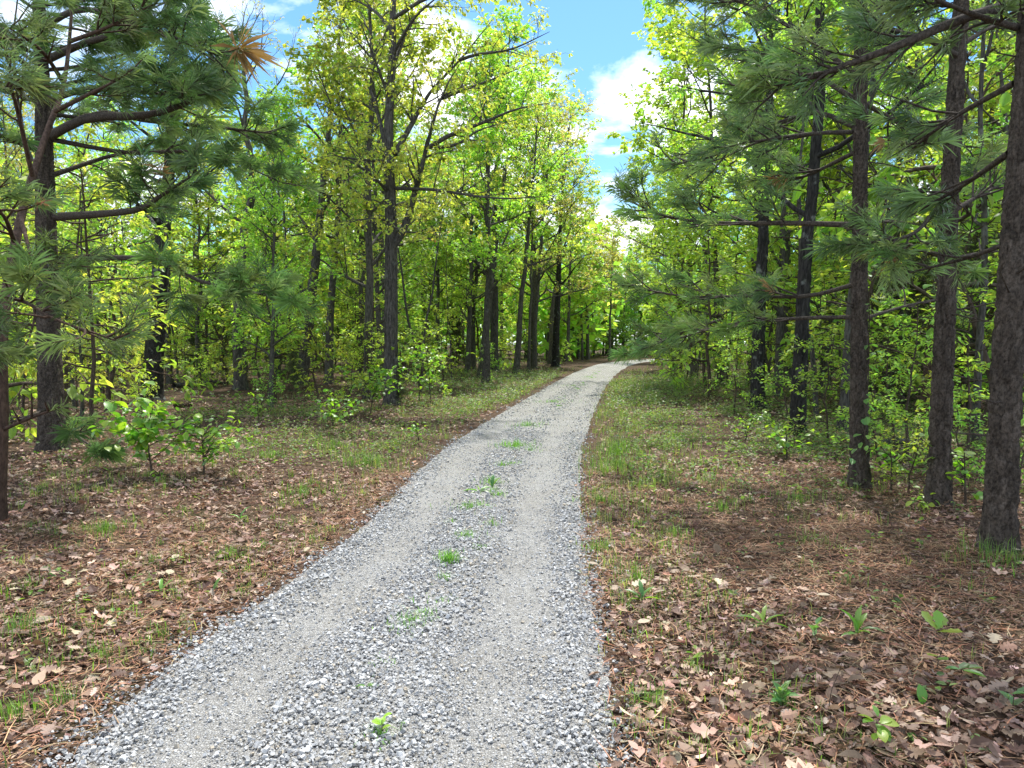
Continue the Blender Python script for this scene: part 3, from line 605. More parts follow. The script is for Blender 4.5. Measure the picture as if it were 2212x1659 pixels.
def pine_limb(rng, Wd, pts, r0, TP, TD, sub_d=4.5, sub_len=.75, start=.3, dead=0.0):
    n = len(pts); t = np.linspace(0, 1, n); Wd.add(pts, r0 * (1 - t) ** .8 + .006, 7); Ln = np.linalg.norm(np.diff(pts, axis=0), axis=1).sum()
    for k in range(max(4, int(Ln * sub_d))):
        tt = rng.uniform(start, 1); p, d = interp(pts, tt); s = perp(rng, d); s[2] = s[2] * .45 + .12
        l = sub_len * (1.2 - .75 * tt) * rng.uniform(.5, 1.2); sp = wander(rng, p, norm(d * .75 + s * .8), l, 5, .12, .25)
        Wd.add(sp, np.linspace(.011, .005, 5), 4)
        if rng.random() < dead: continue
        m = max(3, int(l * 11)); q = np.concatenate([[1.0], rng.uniform(.3, 1, m - 1)]); p2, d2 = interp(sp, q); s2 = perp(rng, d2); s2[:, 2] = s2[:, 2] * .5 + .25
        td = norm(d2 * .8 + s2 * .75); e = p2 + td * rng.uniform(.05, .2, (m, 1)); e[0] = p2[0] + d2[0] * .05
        Wd.add(np.stack([p2, e], 1), np.tile(np.array([.005, .004]), (m, 1)), 3); TP.append(e); TD.append(td)
    TP.append(pts[-1][None]); TD.append(norm(pts[-1] - pts[-2])[None])
def pine(rng, name, label, group, trunk, r0, limbs, auto=None, mat='bark_pine', nn=50, dense_bark=True, zvis=7.0, dead=0.0, cat='tree', ln=.125, low=None):
    base = trunk[0].copy(); root = build_tree(name, label, cat, base, group); n = len(trunk); rad = r0 * (1 - .85 * np.linspace(0, 1, n))
    C = None
    if dense_bark: V, F, C = bark_tube(rng, trunk, rad, amp=.020, zvis=zvis)
    else: V, F = tube_batch(trunk[None], (rad * np.concatenate([[1.3], np.ones(n - 1)]))[None], 10)
    g = Geo(); g.add(V, F, C); wood_obj('trunk', g, M[mat], root, base)
    TP, TD = [], []
    for pts, r, kw in limbs:
        Wd = Wood(); pine_limb(rng, Wd, smooth_path(pts, 12) if len(pts) < 9 else np.asarray(pts), r, TP, TD, **kw); wood_obj('branch', Wd.geo(), M[mat], root, base)
    if dense_bark:                     # thin dead side twigs low on the stem
        for k in range(11):
            p, d = interp(trunk, rng.uniform(.06, .42)); a = rng.uniform(0, 6.28); Wd = Wood(); q = wander(rng, p, V3(math.cos(a), math.sin(a), rng.uniform(-.25, .3)), rng.uniform(.12, .75), 6, .12); Wd.add(q, np.linspace(.009, .003, 6), 5)
            if len(q) and rng.random() < .6: Wd.add(wander(rng, q[3], q[4] - q[3] + rng.normal(0, .05, 3), .25, 4, .2), np.linspace(.004, .002, 4), 4)
            wood_obj('dead_twig', Wd.geo(), M[mat], root, base)
    if auto:
        Wd = Wood(); z0, z1, cnt, lmax = auto[:4]; az = rng.uniform(0, 6.28)
        for k in range(cnt):
            z = z0 + (z1 - z0) * (k + rng.random()) / cnt; t = (z - base[2]) / (trunk[-1][2] - base[2]); p, d = interp(trunk, t); az += 2.4 + rng.normal(0, .4)
            l = lmax * (1 - .7 * (z - z0) / max(z1 - z0, .1)) * rng.uniform(.6, 1.05); el = rng.uniform(-.05, .35) + .4 * (z - z0) / (z1 - z0)
            if len(auto) > 4 and z < auto[5]:
                az = auto[4] + rng.normal(0, .7)
            dr = V3(math.cos(az) * math.cos(el), math.sin(az) * math.cos(el), math.sin(el)); pts = wander(rng, p, dr, l, 9, .07, .2)
            pine_limb(rng, Wd, pts, max(.012, .3 * r0 * (1 - t)), TP, TD, dead=dead)
        wood_obj('branch', Wd.geo(), M[mat], root, base)
    V, F, C = tufts(rng, np.concatenate(TP), np.concatenate(TD), nn, ln); g = Geo(); g.add(V, F, C)
    obj('crown', g.mesh('crown', False, base), M['needle'], root); return root
def lean_path(rng, b, top, height, n=14, wob=.06):   # b on the ground, seen towards 'top' at the same distance
    d = top - b; d = d / d[2]; return trunk_path(rng, b, b + d * height, n, wob)
def pts2(depths, *uv): return np.array([P(u, v, d) for (u, v), d in zip(uv, depths)])

# left pine beside the verge
rng = np.random.default_rng(101)
b = G(115, 985); D1 = b[1]
tr = smooth_path([b, P(105, 700, D1), P(98, 420, D1), P(92, 200, D1), P(84, 0, D1), P(84, 0, D1) + V3(0, .1, 2.6), P(84, 0, D1) + V3(.1, .2, 5.5)], 26)
lm = [
    (pts2([D1, D1 - .5, D1 - 1.1, D1 - 1.6, D1 - 2.0], (118, 468), (215, 462), (300, 452), (345, 425), (430, 370)), .055, dict(sub_d=5.5, start=.42)),
    (pts2([D1, D1 - .5, D1 - 1.0, D1 - 1.4, D1 - 1.7, D1 - 2], (108, 295), (190, 255), (300, 250), (370, 235), (440, 200), (470, 120)), .06, dict(sub_d=5.5, start=.35)),
    (pts2([D1, D1 + .3, D1 + .5, D1 + .3, D1 + 0.], (108, 290), (215, 245), (330, 262), (470, 275), (600, 290)), .05, dict(sub_d=6, start=.4)),
    (pts2([D1, D1 - .8, D1 - 1.6, D1 - 2.2], (100, 130), (180, 95), (280, 60), (360, -20)), .05, dict(sub_d=5.5, start=.25)),
    (pts2([D1, D1 - .4, D1 - 1.0, D1 - 1.4], (112, 560), (330, 560), (440, 610), (640, 650)), .04, dict(sub_d=5, start=.45)),
    (pts2([D1, D1 - .9, D1 - 1.7], (96, 330), (20, 300), (-80, 260)), .04, dict(sub_d=5, start=.3)),
    (pts2([D1, D1 - .9, D1 - 1.9], (90, 170), (20, 110), (-60, 60)), .04, dict(sub_d=5, start=.2)),
    (pts2([D1, D1 - 1., D1 - 2.0, D1 - 2.6], (96, 220), (200, 190), (320, 200), (420, 215)), .04, dict(sub_d=6, start=.3)),
    (pts2([D1, D1 - 1., D1 - 2.0, D1 - 2.6], (90, 60), (180, 20), (320, 60), (470, 120)), .04, dict(sub_d=6, start=.3)),
    (pts2([D1, D1 + .8, D1 + 1.6], (108, 380), (270, 330), (400, 330)), .03, dict(sub_d=5, start=.3)),
    (pts2([D1, D1 + .2, D1 + .4, D1 + .2], (105, 300), (280, 330), (450, 330), (610, 395)), .03, dict(sub_d=6, start=.45)),
    (pts2([D1, D1 - .7, D1 - 1.4, D1 - 1.8], (112, 950), (150, 935), (185, 955), (225, 985)), .016, dict(sub_d=5, start=.3, sub_len=.32)),
    (pts2([D1, D1 - .7, D1 - 1.4], (108, 880), (60, 900), (10, 915)), .015, dict(sub_d=3, start=.4, sub_len=.4, dead=.8)),
]
pine(rng, 'pine_tree', 'rough barked pine on the left with long crooked limbs reaching over the verge', 'pines', tr, .165, lm, auto=(5.4, 10, 26, 2.6), nn=58, ln=.155)
# young pine leaning across it
b = G(-4, 1150); D0 = b[1]
tr = smooth_path([b, P(3, 900, D0), P(6, 700, D0 + .2), P(45, 470, D0 + .9), P(100, 290, D0 + 1.7), P(138, 180, D0 + 2.2), P(155, 20, D0 + 2.6), P(165, -200, D0 + 2.9)], 26)
lm = [(pts2([D0, D0 - .3, D0 - .6, D0 - .9], (5, 640), (60, 655), (120, 690), (250, 735)), .012, dict(sub_d=8, start=.15, sub_len=.5)),
      (pts2([D0, D0 - .4, D0 - .9], (8, 690), (-20, 720), (-70, 760)), .014, dict(sub_d=8, start=.1, sub_len=.5)),
      (pts2([D0, D0 - .5, D0 - 1.], (30, 520), (10, 470), (-30, 430)), .014, dict(sub_d=8, start=.1, sub_len=.55)),
      (pts2([D0 + .6, D0 + .1, D0 - .4], (45, 470), (70, 560), (100, 600)), .012, dict(sub_d=8, start=.3, sub_len=.5)),
      (pts2([D0 + 1, D0 + .4, D0 - .2], (70, 380), (30, 210), (10, 190)), .016, dict(sub_d=8, start=.3, sub_len=.6)),
      (pts2([D0 + 1.9, D0 + 1.6, D0 + 1.2], (120, 240), (200, 200), (260, 170)), .02, dict(sub_d=6, start=.3)),
      (pts2([D0 + 2.2, D0 + 1.6, D0 + 1.0], (138, 180), (90, 110), (20, 60)), .02, dict(sub_d=6, start=.3)),
      (pts2([D0 + 2.4, D0 + 2.0, D0 + 1.6], (150, 90), (230, 60), (330, 10)), .02, dict(sub_d=6, start=.3)),
      (pts2([D0, D0 - .2, D0 - .4], (2, 930), (60, 905), (130, 880)), .012, dict(sub_d=3, start=.3, sub_len=.35, dead=1.))]
pine(rng, 'pine_tree', 'slender reddish young pine at the left edge bending across the larger pine', 'pines', tr, .062, lm, mat='bark_red', dense_bark=False)
# right hand pines
rng = np.random.default_rng(202)
b = G(2155, 1215); D = b[1]
lm = [(pts2([D, D - .2, D - .3, D - .2, D - .1, D], (2205, 5), (2080, 40), (1950, 95), (1830, 140), (1730, 175), (1620, 200)), .032, dict(sub_d=12, start=.12, sub_len=.5)),
      (pts2([D, D + .6, D + 1.2], (2180, 330), (2080, 400), (1960, 470)), .02, dict(sub_d=5, start=.3, dead=.4)),
      (pts2([D, D + .4, D + .9], (2165, 530), (2080, 560), (1960, 590)), .014, dict(sub_d=4, start=.3, dead=.8)),
      (pts2([D, D + .5, D + 1.1], (2190, 180), (2050, 260), (1960, 330)), .018, dict(sub_d=7, start=.3, dead=.2)),
      (pts2([D, D - .3, D - .5], (2198, 60), (2100, 30), (1980, -20)), .02, dict(sub_d=9, start=.2, sub_len=.5))]
pine(rng, 'pine_tree', 'thickest pine trunk at the right edge with scaly bark and one long upper bough', 'pines', lean_path(rng, b, P(2200, 300, D), 11.5, 18, .05), .102, lm, auto=(4.6, 11, 22, 2.4), zvis=5)
b = G(2025, 1113); D = b[1]
lm = [(pts2([D, D + .5, D + 1.], (2052, 460), (2120, 420), (2200, 380)), .018, dict(sub_d=6, start=.3, dead=.2)),
      (pts2([D, D - .4, D - .8, D - 1.], (2060, 395), (2000, 480), (1960, 510), (1900, 520)), .016, dict(sub_d=9, start=.3)),
      (pts2([D, D - .3, D - .6], (2045, 305), (1980, 300), (1950, 296)), .014, dict(sub_d=2, start=.5, sub_len=.2, dead=1.)),
      (pts2([D, D - .5, D - 1.], (2068, 120), (1990, 80), (1900, 60)), .022, dict(sub_d=7, start=.25)),
      (pts2([D, D + .5, D + .9], (2072, 100), (2140, 60), (2200, 40)), .02, dict(sub_d=7, start=.25)),
      (pts2([D, D + .5, D + .9], (2050, 560), (2130, 545), (2210, 540)), .012, dict(sub_d=4, start=.3, dead=.7))]
pine(rng, 'pine_tree', 'second pine trunk from the right edge leaning slightly right with fine dead twigs', 'pines', lean_path(rng, b, P(2060, 250, D), 12, 18, .05), .09, lm, auto=(5.0, 11.5, 22, 2.3), zvis=5.5)
b = G(1856, 1072); D = b[1]
lm = [(pts2([D, D + .3, D + .6, D + .8, D + .9], (1843, 486), (1700, 482), (1560, 482), (1440, 468), (1340, 425)), .026, dict(sub_d=8, start=.25)),
      (pts2([D, D + .3, D + .6, D + .9], (1845, 685), (1720, 688), (1580, 700), (1470, 730)), .018, dict(sub_d=8, start=.35)),
      (pts2([D, D + .5, D + 1., D + 1.5, D + 1.8], (1845, 615), (1740, 640), (1600, 640), (1480, 640), (1370, 620)), .02, dict(sub_d=8, start=.25)),
      (pts2([D + .8, D + 1.2, D + 1.6, D + 2.0], (1560, 690), (1480, 715), (1420, 740), (1355, 775)), .012, dict(sub_d=9, start=.2, sub_len=.5)),
      (pts2([D, D - .3, D - .6], (1846, 285), (1740, 290), (1600, 310)), .02, dict(sub_d=8, start=.25)),
      (pts2([D, D + .2, D + .4, D + .6], (1848, 275), (1740, 245), (1560, 330), (1450, 355)), .022, dict(sub_d=8, start=.25)),
      (pts2([D, D + .4, D + .9], (1848, 215), (1700, 130), (1530, 90)), .022, dict(sub_d=9, start=.3)),
      (pts2([D, D + .4, D + .7], (1850, 215), (1960, 270), (2060, 280)), .02, dict(sub_d=8, start=.2)),
      (pts2([D, D + .5, D + .9], (1845, 330), (1740, 380), (1650, 400)), .018, dict(sub_d=8, start=.25)),
      (pts2([D, D + .6, D + 1.3], (1858, 478), (1900, 480), (1960, 470)), .014, dict(sub_d=5, start=.3, dead=.5)),
      (pts2([D, D + .7, D + 1.5], (1850, 160), (1640, 20), (1480, -20)), .02, dict(sub_d=8, start=.3)),
      (pts2([D, D + .6, D + 1.1], (1862, 690), (1960, 660), (2060, 640)), .014, dict(sub_d=5, start=.3, dead=.6))]
pine(rng, 'pine_tree', 'straight pine trunk third from the right with level boughs reaching towards the drive', 'pines', lean_path(rng, b, P(1850, 200, D), 12.5, 18, .05), .086, lm, auto=(4.8, 12, 24, 2.3), zvis=5.5)
# vine climbing the third pine
rng = np.random.default_rng(77)
vn = thing('climbing_vine', 'broad leaved vine clinging to the third pine from the right', 'vine', tuple(b))
tp = lean_path(rng, b, P(1850, 200, D), 12.5, 18, .0); t = np.linspace(.02, .245, 14); c, _ = interp(tp, t); an = -1.7 + np.linspace(0, 2.2, 14) + rng.normal(0, .2, 14)
sp = c + np.stack([np.cos(an), np.sin(an), np.zeros(14)], 1) * .105 - b
Wd = Wood(); Wd.add(sp, np.full(14, .005), 5); obj('stem', Wd.geo().mesh('stem', True), M['stem'], vn)
V0, F0 = ovate(.34); lmv = make_mesh('leaf', V0, F0, np.tile(V3(.085, .17, .045), (6, 1))); lmv.materials.append(M['leaf_near'])
for k in range(44):
    q = rng.uniform(.35, 1) if rng.random() < .75 else rng.uniform(0, .4); p, _ = interp(sp, q); p = p + V3(rng.normal(0, .07), rng.uniform(-.12, .0), rng.normal(0, .05))
    o = obj('leaf', lmv, None, vn, tuple(p)); s = rng.uniform(.06, .11); o.scale = (s, s, s); o.rotation_euler = (rng.uniform(-.5, .5), rng.uniform(.1, .9), rng.uniform(-3.0, 0.1))

# ---- the oak beside the drive
rng = np.random.default_rng(303)
def Z(x, y): return ((1300 + x * .6329) / 1.8517, y * .6329 / 1.8517)     # measured in the enlarged centre of the photo
def zp(depths, *xy): return np.array([P(*Z(x, y), d) for (x, y), d in zip(xy, depths)])
b = G(845, 880); D = b[1]; OAKB = b.copy()
root = thing('oak_tree', 'tall grey forked oak at the verge edge with yellow green young leaves', 'tree', tuple(b), 'broadleaf trees by the drive')
tr = smooth_path(np.vstack([[b], zp([D] * 6, (418, 1560), (412, 1250), (400, 900), (412, 600), (428, 300), (430, 60)), [P(*Z(430, 60), D) + V3(.15, .2, 1.6)], [P(*Z(430, 60), D) + V3(.3, .3, 3.2)]]), 30)
V, F, C = bark_tube(rng, tr, .165 * (1 - .8 * np.linspace(0, 1, 30)), cell=(.035, .22), amp=.02, zvis=8, dz=.04); g = Geo(); g.add(V, F, C); wood_obj('trunk', g, M['bark_oak'], root, b)
T = Tree()
OAKL = [
    (zp([D, D - .1, D - .2, D - .3, D - .4, D - .5, D - .6], (440, 1545), (505, 1430), (560, 1250), (605, 1080), (650, 900), (735, 610), (860, 390)), .085),
    (zp([D, D + .3, D + .6, D + .9, D + 1.3], (440, 975), (540, 800), (660, 590), (860, 370), (1070, 110)), .06),
    (zp([D - .4, D - .8, D - 1.4, D - 1.8, D - 2.1], (660, 930), (800, 850), (1010, 770), (1210, 690), (1420, 650)), .045),
    (zp([D - .4, D - .3, D, D + .4], (690, 940), (850, 905), (980, 820), (1250, 745)), .035),
    (zp([D - .5, D + .1, D + .8, D + 1.2], (740, 620), (870, 570), (1060, 500), (1300, 400)), .04),
    (zp([D, D - .7, D - 1.4, D - 2.0, D - 2.4], (440, 1190), (700, 1200), (920, 1235), (1150, 1255), (1400, 1240)), .035),
    (zp([D, D + .3, D + .7, D + 1.1], (395, 980), (345, 760), (275, 540), (170, 330)), .06),
    (zp([D, D - .6, D - 1.2], (400, 1020), (230, 1010), (60, 985)), .035),
    (zp([D, D - .7, D - 1.4, D - 2.], (400, 1220), (300, 1110), (160, 1020), (20, 960)), .032),
    (zp([D + .6, D + .2, D - .4, D - .8], (850, 380), (960, 345), (1180, 310), (1420, 200)), .035),
    (zp([D, D + .6, D + 1.3], (425, 420), (500, 250), (600, 60)), .045),
    (zp([D, D - .6, D - 1.3], (415, 640), (330, 420), (210, 100)), .04),
    (zp([D, D - .8, D - 1.6], (425, 350), (560, 120), (760, -60)), .04),
    (zp([D, D + .8, D + 1.6], (430, 1300), (560, 1270), (760, 1300)), .025),
    (zp([D, D - .9, D - 1.8], (420, 1430), (560, 1470), (700, 1420)), .022),
    (zp([D, D - .8, D - 1.6], (420, 1400), (300, 1380), (160, 1400)), .022),
    (zp([D, D - .9, D - 1.7, D - 2.2], (430, 120), (620, 0), (860, -80), (1100, -110)), .04),
    (zp([D, D + .9, D + 1.7], (428, 200), (300, 60), (100, -40)), .04),
]
for pts, r in OAKL:
    Wd = Wood(); grow_limb(T, Wd, rng, smooth_path(pts, 11), r * 1.2, sub_len=1.25, sub_d=3.4, tw_d=5.5, lpt=7); wood_obj('branch', Wd.geo(), M['bark_oak'], root, b)
Wd = Wood()
for k in range(12):     # small twigs low on the stem
    p, d = interp(tr, rng.uniform(.1, .5)); az = rng.uniform(0, 6.28); grow_limb(T, Wd, rng, wander(rng, p, V3(math.cos(az), math.sin(az), .2), rng.uniform(.4, 1.3), 6, .15), .012, sub_len=.5, sub_d=4, lpt=8)
wood_obj('branch', Wd.geo(), M['bark_oak'], root, b)
g = finish_leaves(rng, T, .105, OAK5, YG, [.35, .35, .12, .18], droop=.75); obj('crown', g.mesh('crown', False, b), M['leaf'], root)

# ---- other broadleaf trees that can be told apart: base, upper point, radius, height
def hero(name, label, base, up, r, height, mat, cols, seed, fb=.3, nl=16, spread=2.6, size=.11, keep=1.0, t=OAK5, group='broadleaf trees told apart by their trunks', depth=None, cell=(.035, .2), dense=True, wob=.12, **kw):
    rng = np.random.default_rng(seed); b = G(*base)
    if depth: b = P(base[0], base[1], depth); b[2] = Hs(b[0], b[1])
    tr = lean_path(rng, b, P(up[0], up[1], b[1]), height, 16, wob); root = thing(name, label, 'tree', tuple(b), group)
    C = None
    if dense: V, F, C = bark_tube(rng, tr, r * (1 - .82 * np.linspace(0, 1, 16)), cell=cell, amp=.022, zvis=7, sides=40, dz=.05)
    else: V, F = tube_batch(tr[None], (r * (1 - .82 * np.linspace(0, 1, 16)) * np.concatenate([[1.35], np.ones(15)]))[None], 10)
    g = Geo(); g.add(V, F, C); wood_obj('trunk', g, M[mat], root, b)
    T = decid(rng, tr, r, fb, nl, spread, apart=True, **kw)
    for wd_ in T.limbs + [T.wood]: wood_obj('branch', wd_.geo(), M[mat], root, b)
    g = finish_leaves(rng, T, size, t, cols, droop=.6, keep=keep); obj('crown', g.mesh('crown', False, b), M['leaf'], root); return root
hero('oak_tree', 'thick black barked oak with pale lichen spots behind the left sapling', (327, 862), (350, 500), .29, 11, 'bark_black', YG, 401, fb=.38, nl=16, spread=2.8, size=.12, keep=.5)
hero('oak_tree', 'slim dark trunk just right of the thick black oak', (367, 825), (362, 560), .12, 9, 'bark_oak', FG, 402, fb=.5, nl=10, spread=1.8, dense=False)
hero('oak_tree', 'grey oak with bare crooked upper limbs against the white cloud', (520, 835), (496, 260), .21, 11.5, 'bark_grey', OL, 403, fb=.40, nl=15, spread=3.2, keep=.22, size=.10, depth=24, wob=.35)
hero('oak_tree', 'grey trunk leaning right, left one of the close pair before the forked oak', (652, 820), (705, 240), .21, 12.5, 'bark_grey', YG, 404, fb=.38, nl=16, spread=2.6, keep=.45, depth=26)
hero('oak_tree', 'upright grey trunk, right one of the close pair before the forked oak', (710, 838), (728, 240), .15, 12, 'bark_grey', FG, 405, fb=.35, nl=16, spread=2.4, keep=.5)
hero('oak_tree', 'straight black barked trunk between the third pine and the shorter dark oak', (1722, 955), (1755, 180), .115, 11.5, 'bark_black', FG, 406, fb=.30, nl=18, spread=2.6, size=.12, elev=(0, 40))
hero('oak_tree', 'dark oak trunk with a hollow at its foot, nearest the drive on the right', (1636, 890), (1650, 300), .155, 12, 'bark_black', FG, 407, fb=.30, nl=18, spread=2.8, size=.12, elev=(0, 40))
hero('oak_tree', 'dark leaning trunk showing beside the third pine', (1820, 940), (1838, 700), .085, 10, 'bark_oak', FG, 408, fb=.4, nl=14, spread=2.0, dense=False)
hero('oak_tree', 'reddish brown leaning trunk seen left of the second pine', (1990, 930), (2022, 660), .085, 9, 'bark_red', FG, 409, fb=.45, nl=12, spread=2.0, dense=False)
hero('oak_tree', 'thin dark trunk between the two rightmost pines', (2108, 968), (2120, 600), .06, 9, 'bark_oak', FG, 410, fb=.35, nl=14, spread=1.8, dense=False)
hero('oak_tree', 'slender trunk leaning right where the left treeline meets the verge', (1115, 800), (1140, 500), .15, 12, 'bark_grey', YG, 411, fb=.42, nl=16, spread=3.0, t=LITE_W, size=.13, depth=36, keep=.8)
hero('oak_tree', 'thin trunk just right of the slender leaning one', (1142, 792), (1150, 600), .09, 10, 'bark_grey', YG, 412, fb=.45, nl=12, spread=2.0, t=LITE_W, size=.13, depth=37, dense=False)
hero('oak_tree', 'broken topped dark leaning trunk behind the forked oak', (1040, 790), (1072, 520), .19, 10, 'bark_oak', FG, 413, fb=.55, nl=10, spread=2.2, t=LITE_W, size=.13, depth=32, keep=.5)
hero('oak_tree', 'dark straight trunk standing before the bend of the drive', (1200, 775), (1205, 620), .24, 12, 'bark_black', YG, 414, fb=.35, nl=16, spread=3.0, t=LITE_W, size=.15, depth=46)
hero('oak_tree', 'slim straight trunk beside the far bend of the drive', (1317, 770), (1319, 680), .12, 11, 'bark_grey', OL, 415, fb=.4, nl=14, spread=2.4, t=LITE_W, size=.16, depth=62, dense=False)
hero('oak_tree', 'lone slim trunk on the right verge before the far bend', (1494, 795), (1492, 700), .14, 11, 'bark_oak', FG, 416, fb=.35, nl=16, spread=2.6, t=LITE_W, size=.14, depth=38, dense=False)
hero('oak_tree', 'tall dark trunk rising above the dark oak nearest the drive', (1700, 850), (1712, 40), .17, 15, 'bark_oak', FG, 417, fb=.35, nl=18, spread=3.0, t=LITE_W, size=.14, depth=22, dense=False)
hero('oak_tree', 'slanting upper trunk over the right verge against the cloud', (1625, 840), (1632, 40), .17, 15, 'bark_oak', YG, 418, fb=.4, nl=18, spread=3.0, t=LITE_W, size=.14, depth=25, dense=False, keep=.7)
hero('hickory_sapling', 'thin pole sapling between the left pine and the black oak', (177, 905), (182, 600), .035, 5.5, 'bark_grey', FG, 419, fb=.35, nl=10, spread=1.5, t=OVATE, size=.12, dense=False, elev=(-5, 25))

# ---- background trees: a few kinds, each placed many times as single trees
SPOTS = []                            # (x, y) of everything with a trunk, to keep clear
for o in list(COL.objects):
    if o.parent is None and o.get('category') == 'tree': SPOTS.append((o.location.x, o.location.y))
def put_known(k, u, d, h, label, wide=1.0):
    x = (u - 1106) * K / FPX * d; r_ = put(PT[k], x, d, h, (u * 7.3) % 6.28, label, 'tall trees lining the drive'); r_.scale = (r_.scale[0] * wide, r_.scale[1] * wide, r_.scale[2]); SPOTS.append((x, d))
def proto_tree(seed, name, height, r, mat, cols, t, size, fb, nl, spread, keep=1.0, **kw):
    rng = np.random.default_rng(seed); tr = trunk_path(rng, V3(0, 0, -.15), V3(rng.normal(0, .3), rng.normal(0, .3), height), 12, .25)
    g = Geo(); V, F = tube_batch(tr[None], (r * (1 - .85 * np.linspace(0, 1, 12)) * np.concatenate([[1.35], np.ones(11)]))[None], 9); g.add(V, F)
    T = decid(rng, tr, r, fb, nl, spread, **kw); w = T.wood.geo(); [g.add(*q) for q in zip(w.V, [f - o_ for f, o_ in zip(w.F, np.cumsum([0] + [len(v) for v in w.V]))])]; gl = finish_leaves(rng, T, size, t, cols, droop=.55, keep=keep, var=.22)
    return dict(name=name, h=height, r=spread, trunk=g.mesh('trunk', True), crown=gl.mesh('crown'), mat=mat)
kwf = dict(sub_len=1.3, sub_d=3.2, tw_d=6.0, lpt=10, tw_len=(.2, .5))
PT = [proto_tree(1, 'oak_tree', 13, .14, 'bark_grey', YG, LITE_W, .14, .22, 22, 2.8, **kwf),
      proto_tree(2, 'maple_tree', 12, .11, 'bark_grey', FG, LITE_W, .13, .16, 24, 2.4, **kwf),
      proto_tree(3, 'oak_tree', 14, .17, 'bark_oak', YG[:2] + FG[:1], LITE_W, .14, .25, 22, 3.0, **kwf),
      proto_tree(4, 'maple_tree', 11, .09, 'bark_grey', FG, LITE_W, .12, .12, 24, 2.2, elev=(0, 35), **kwf),
      proto_tree(5, 'oak_tree', 13, .15, 'bark_grey', OL, LITE, .12, .25, 22, 3.0, keep=.6, **kwf),
      proto_tree(6, 'hickory_tree', 12, .10, 'bark_oak', FG[:2] + YG[:2], LITE, .16, .14, 24, 2.4, elev=(-5, 35), **kwf)]
def put(pt, x, y, height, rz, label, group):
    root = thing(pt['name'], label, 'tree', (x, y, Hs(x, y)), group); s = height / pt['h']; root.scale = (s, s, s); root.rotation_euler = (0, 0, rz)
    for nm, mt in (('trunk', M[pt['mat']]), ('crown', M['leaf'])): obj(nm, pt[nm], mt, root)
    return root
for a in ((1, 1010, 36, 13.5, 'tall green maple just right of the forked oak crown', 1.1), (2, 1065, 38, 16, 'broad oak crown filling the gap right of the forked oak', 1.25), (0, 1150, 46, 16.5, 'yellow oak whose crown edges the open sky', 1.2), (4, 1190, 52, 16.5, 'thin leaved olive oak against the blue sky', 1.2),
          (1, 1225, 60, 14, 'green maple leaning over the drive before the bend', 1.3), (3, 780, 31, 14, 'dense maple between the paired trunks and the forked oak', 1.2), (1, 600, 30, 10.5, 'rounded green maple left of the paired trunks', 1.3), (3, 430, 27, 9, 'low round maple right of the black oak', 1.3),
          (3, 1455, 42, 13.5, 'green maple edging the sky right of the drive', 1.1), (1, 1500, 31, 13.5, 'tall maple at the right verge behind the boughs', 1.2), (5, 1560, 25, 13, 'tall hickory left of the dark oak nearest the drive', 1.1), (0, 1420, 58, 14, 'pale oak right of the gap of sky', 1.2), (1, 1780, 22, 13, 'maple crown between the black trunk and the third pine', 1.2), (3, 1930, 19, 12, 'maple crown behind the second pine', 1.2), (5, 2080, 20, 12, 'hickory crown between the two rightmost pines', 1.2), (0, 1270, 66, 13, 'sunlit yellow oak at the outside of the bend', 1.2), (0, 1320, 84, 12, 'sunlit oak closing the view past the bend', 1.3), (4, 1390, 86, 13, 'pale sunlit oak past the inside of the bend', 1.3)):
    put_known(a[0], a[1], a[2], a[3], a[4], a[5])
spots0 = list(SPOTS)
def u_of(x, y): return 1106 + x / y * FPX / K          # photo column (2212 measure), nearly
def side_label(u, y, kind):
    near = 'near' if y < 24 else ('far' if y < 38 else 'distant')
    for lim, where in ((95, 'left of the left pine'), (330, 'between left pine and black oak'), (510, 'between black oak and bare limbed oak'), (680, 'between bare limbed oak and paired trunks'),
                       (840, 'between paired trunks and forked oak'), (1110, 'between forked oak and slender leaning trunk'), (1340, 'left of the far bend'),
                       (1500, 'right of the far bend'), (1640, 'left of the right verge oaks'), (1850, 'between right verge oaks and third pine'), (2030, 'between third and second pine'), (9999, 'behind the rightmost pine')):
        if u < lim: return f'{near} {kind} {where}'
def order_labels():                   # look-alikes in one stretch of wood are told apart by their order
    d = {}
    for o in COL.objects:
        if o.parent is None and o.get('group') in ('woodland trees', 'understorey saplings', 'thin bare stems in the woods'): d.setdefault(o['label'], []).append(o)
    names = ['leftmost', 'second', 'third', 'fourth', 'fifth', 'sixth', 'seventh', 'eighth', 'ninth', 'tenth', 'eleventh', 'twelfth'] + [a + b for a, b in (('', x + 'teenth') for x in ('thir', 'four', 'fif', 'six', 'seven', 'eigh', 'nine'))] + ['twentieth'] + ['twenty-' + x for x in ('first', 'second', 'third', 'fourth', 'fifth', 'sixth', 'seventh', 'eighth', 'ninth')]
    for lab, l in d.items():
        if len(l) < 2 or len(l) > 29: continue
        l.sort(key=lambda o: o.location.x / o.location.y)
        for k, o in enumerate(l): o['label'] = (('leftmost ' if k == 0 else names[k] + ' from left, ') if k < len(l) - 1 else 'rightmost ') + lab
CLEAR = [(332, 20.5, 70), (652, 26, 30), (710, 25, 25), (845, 18, 45), (1722, 11.7, 40), (1636, 16.5, 40), (1115, 36, 25), (1200, 46, 20), (115, 10, 60), (510, 24, 30), (1820, 12.4, 30)]
def blocks(u, y): return any(abs(u - c) < w + 500 / y and y < d for c, d, w in CLEAR)
rng = np.random.default_rng(900); spots = list(SPOTS); placed = 0
KN = {'oak_tree': 'yellow green oak', 'maple_tree': 'fresh green maple', 'hickory_tree': 'green hickory'}
tries = 0
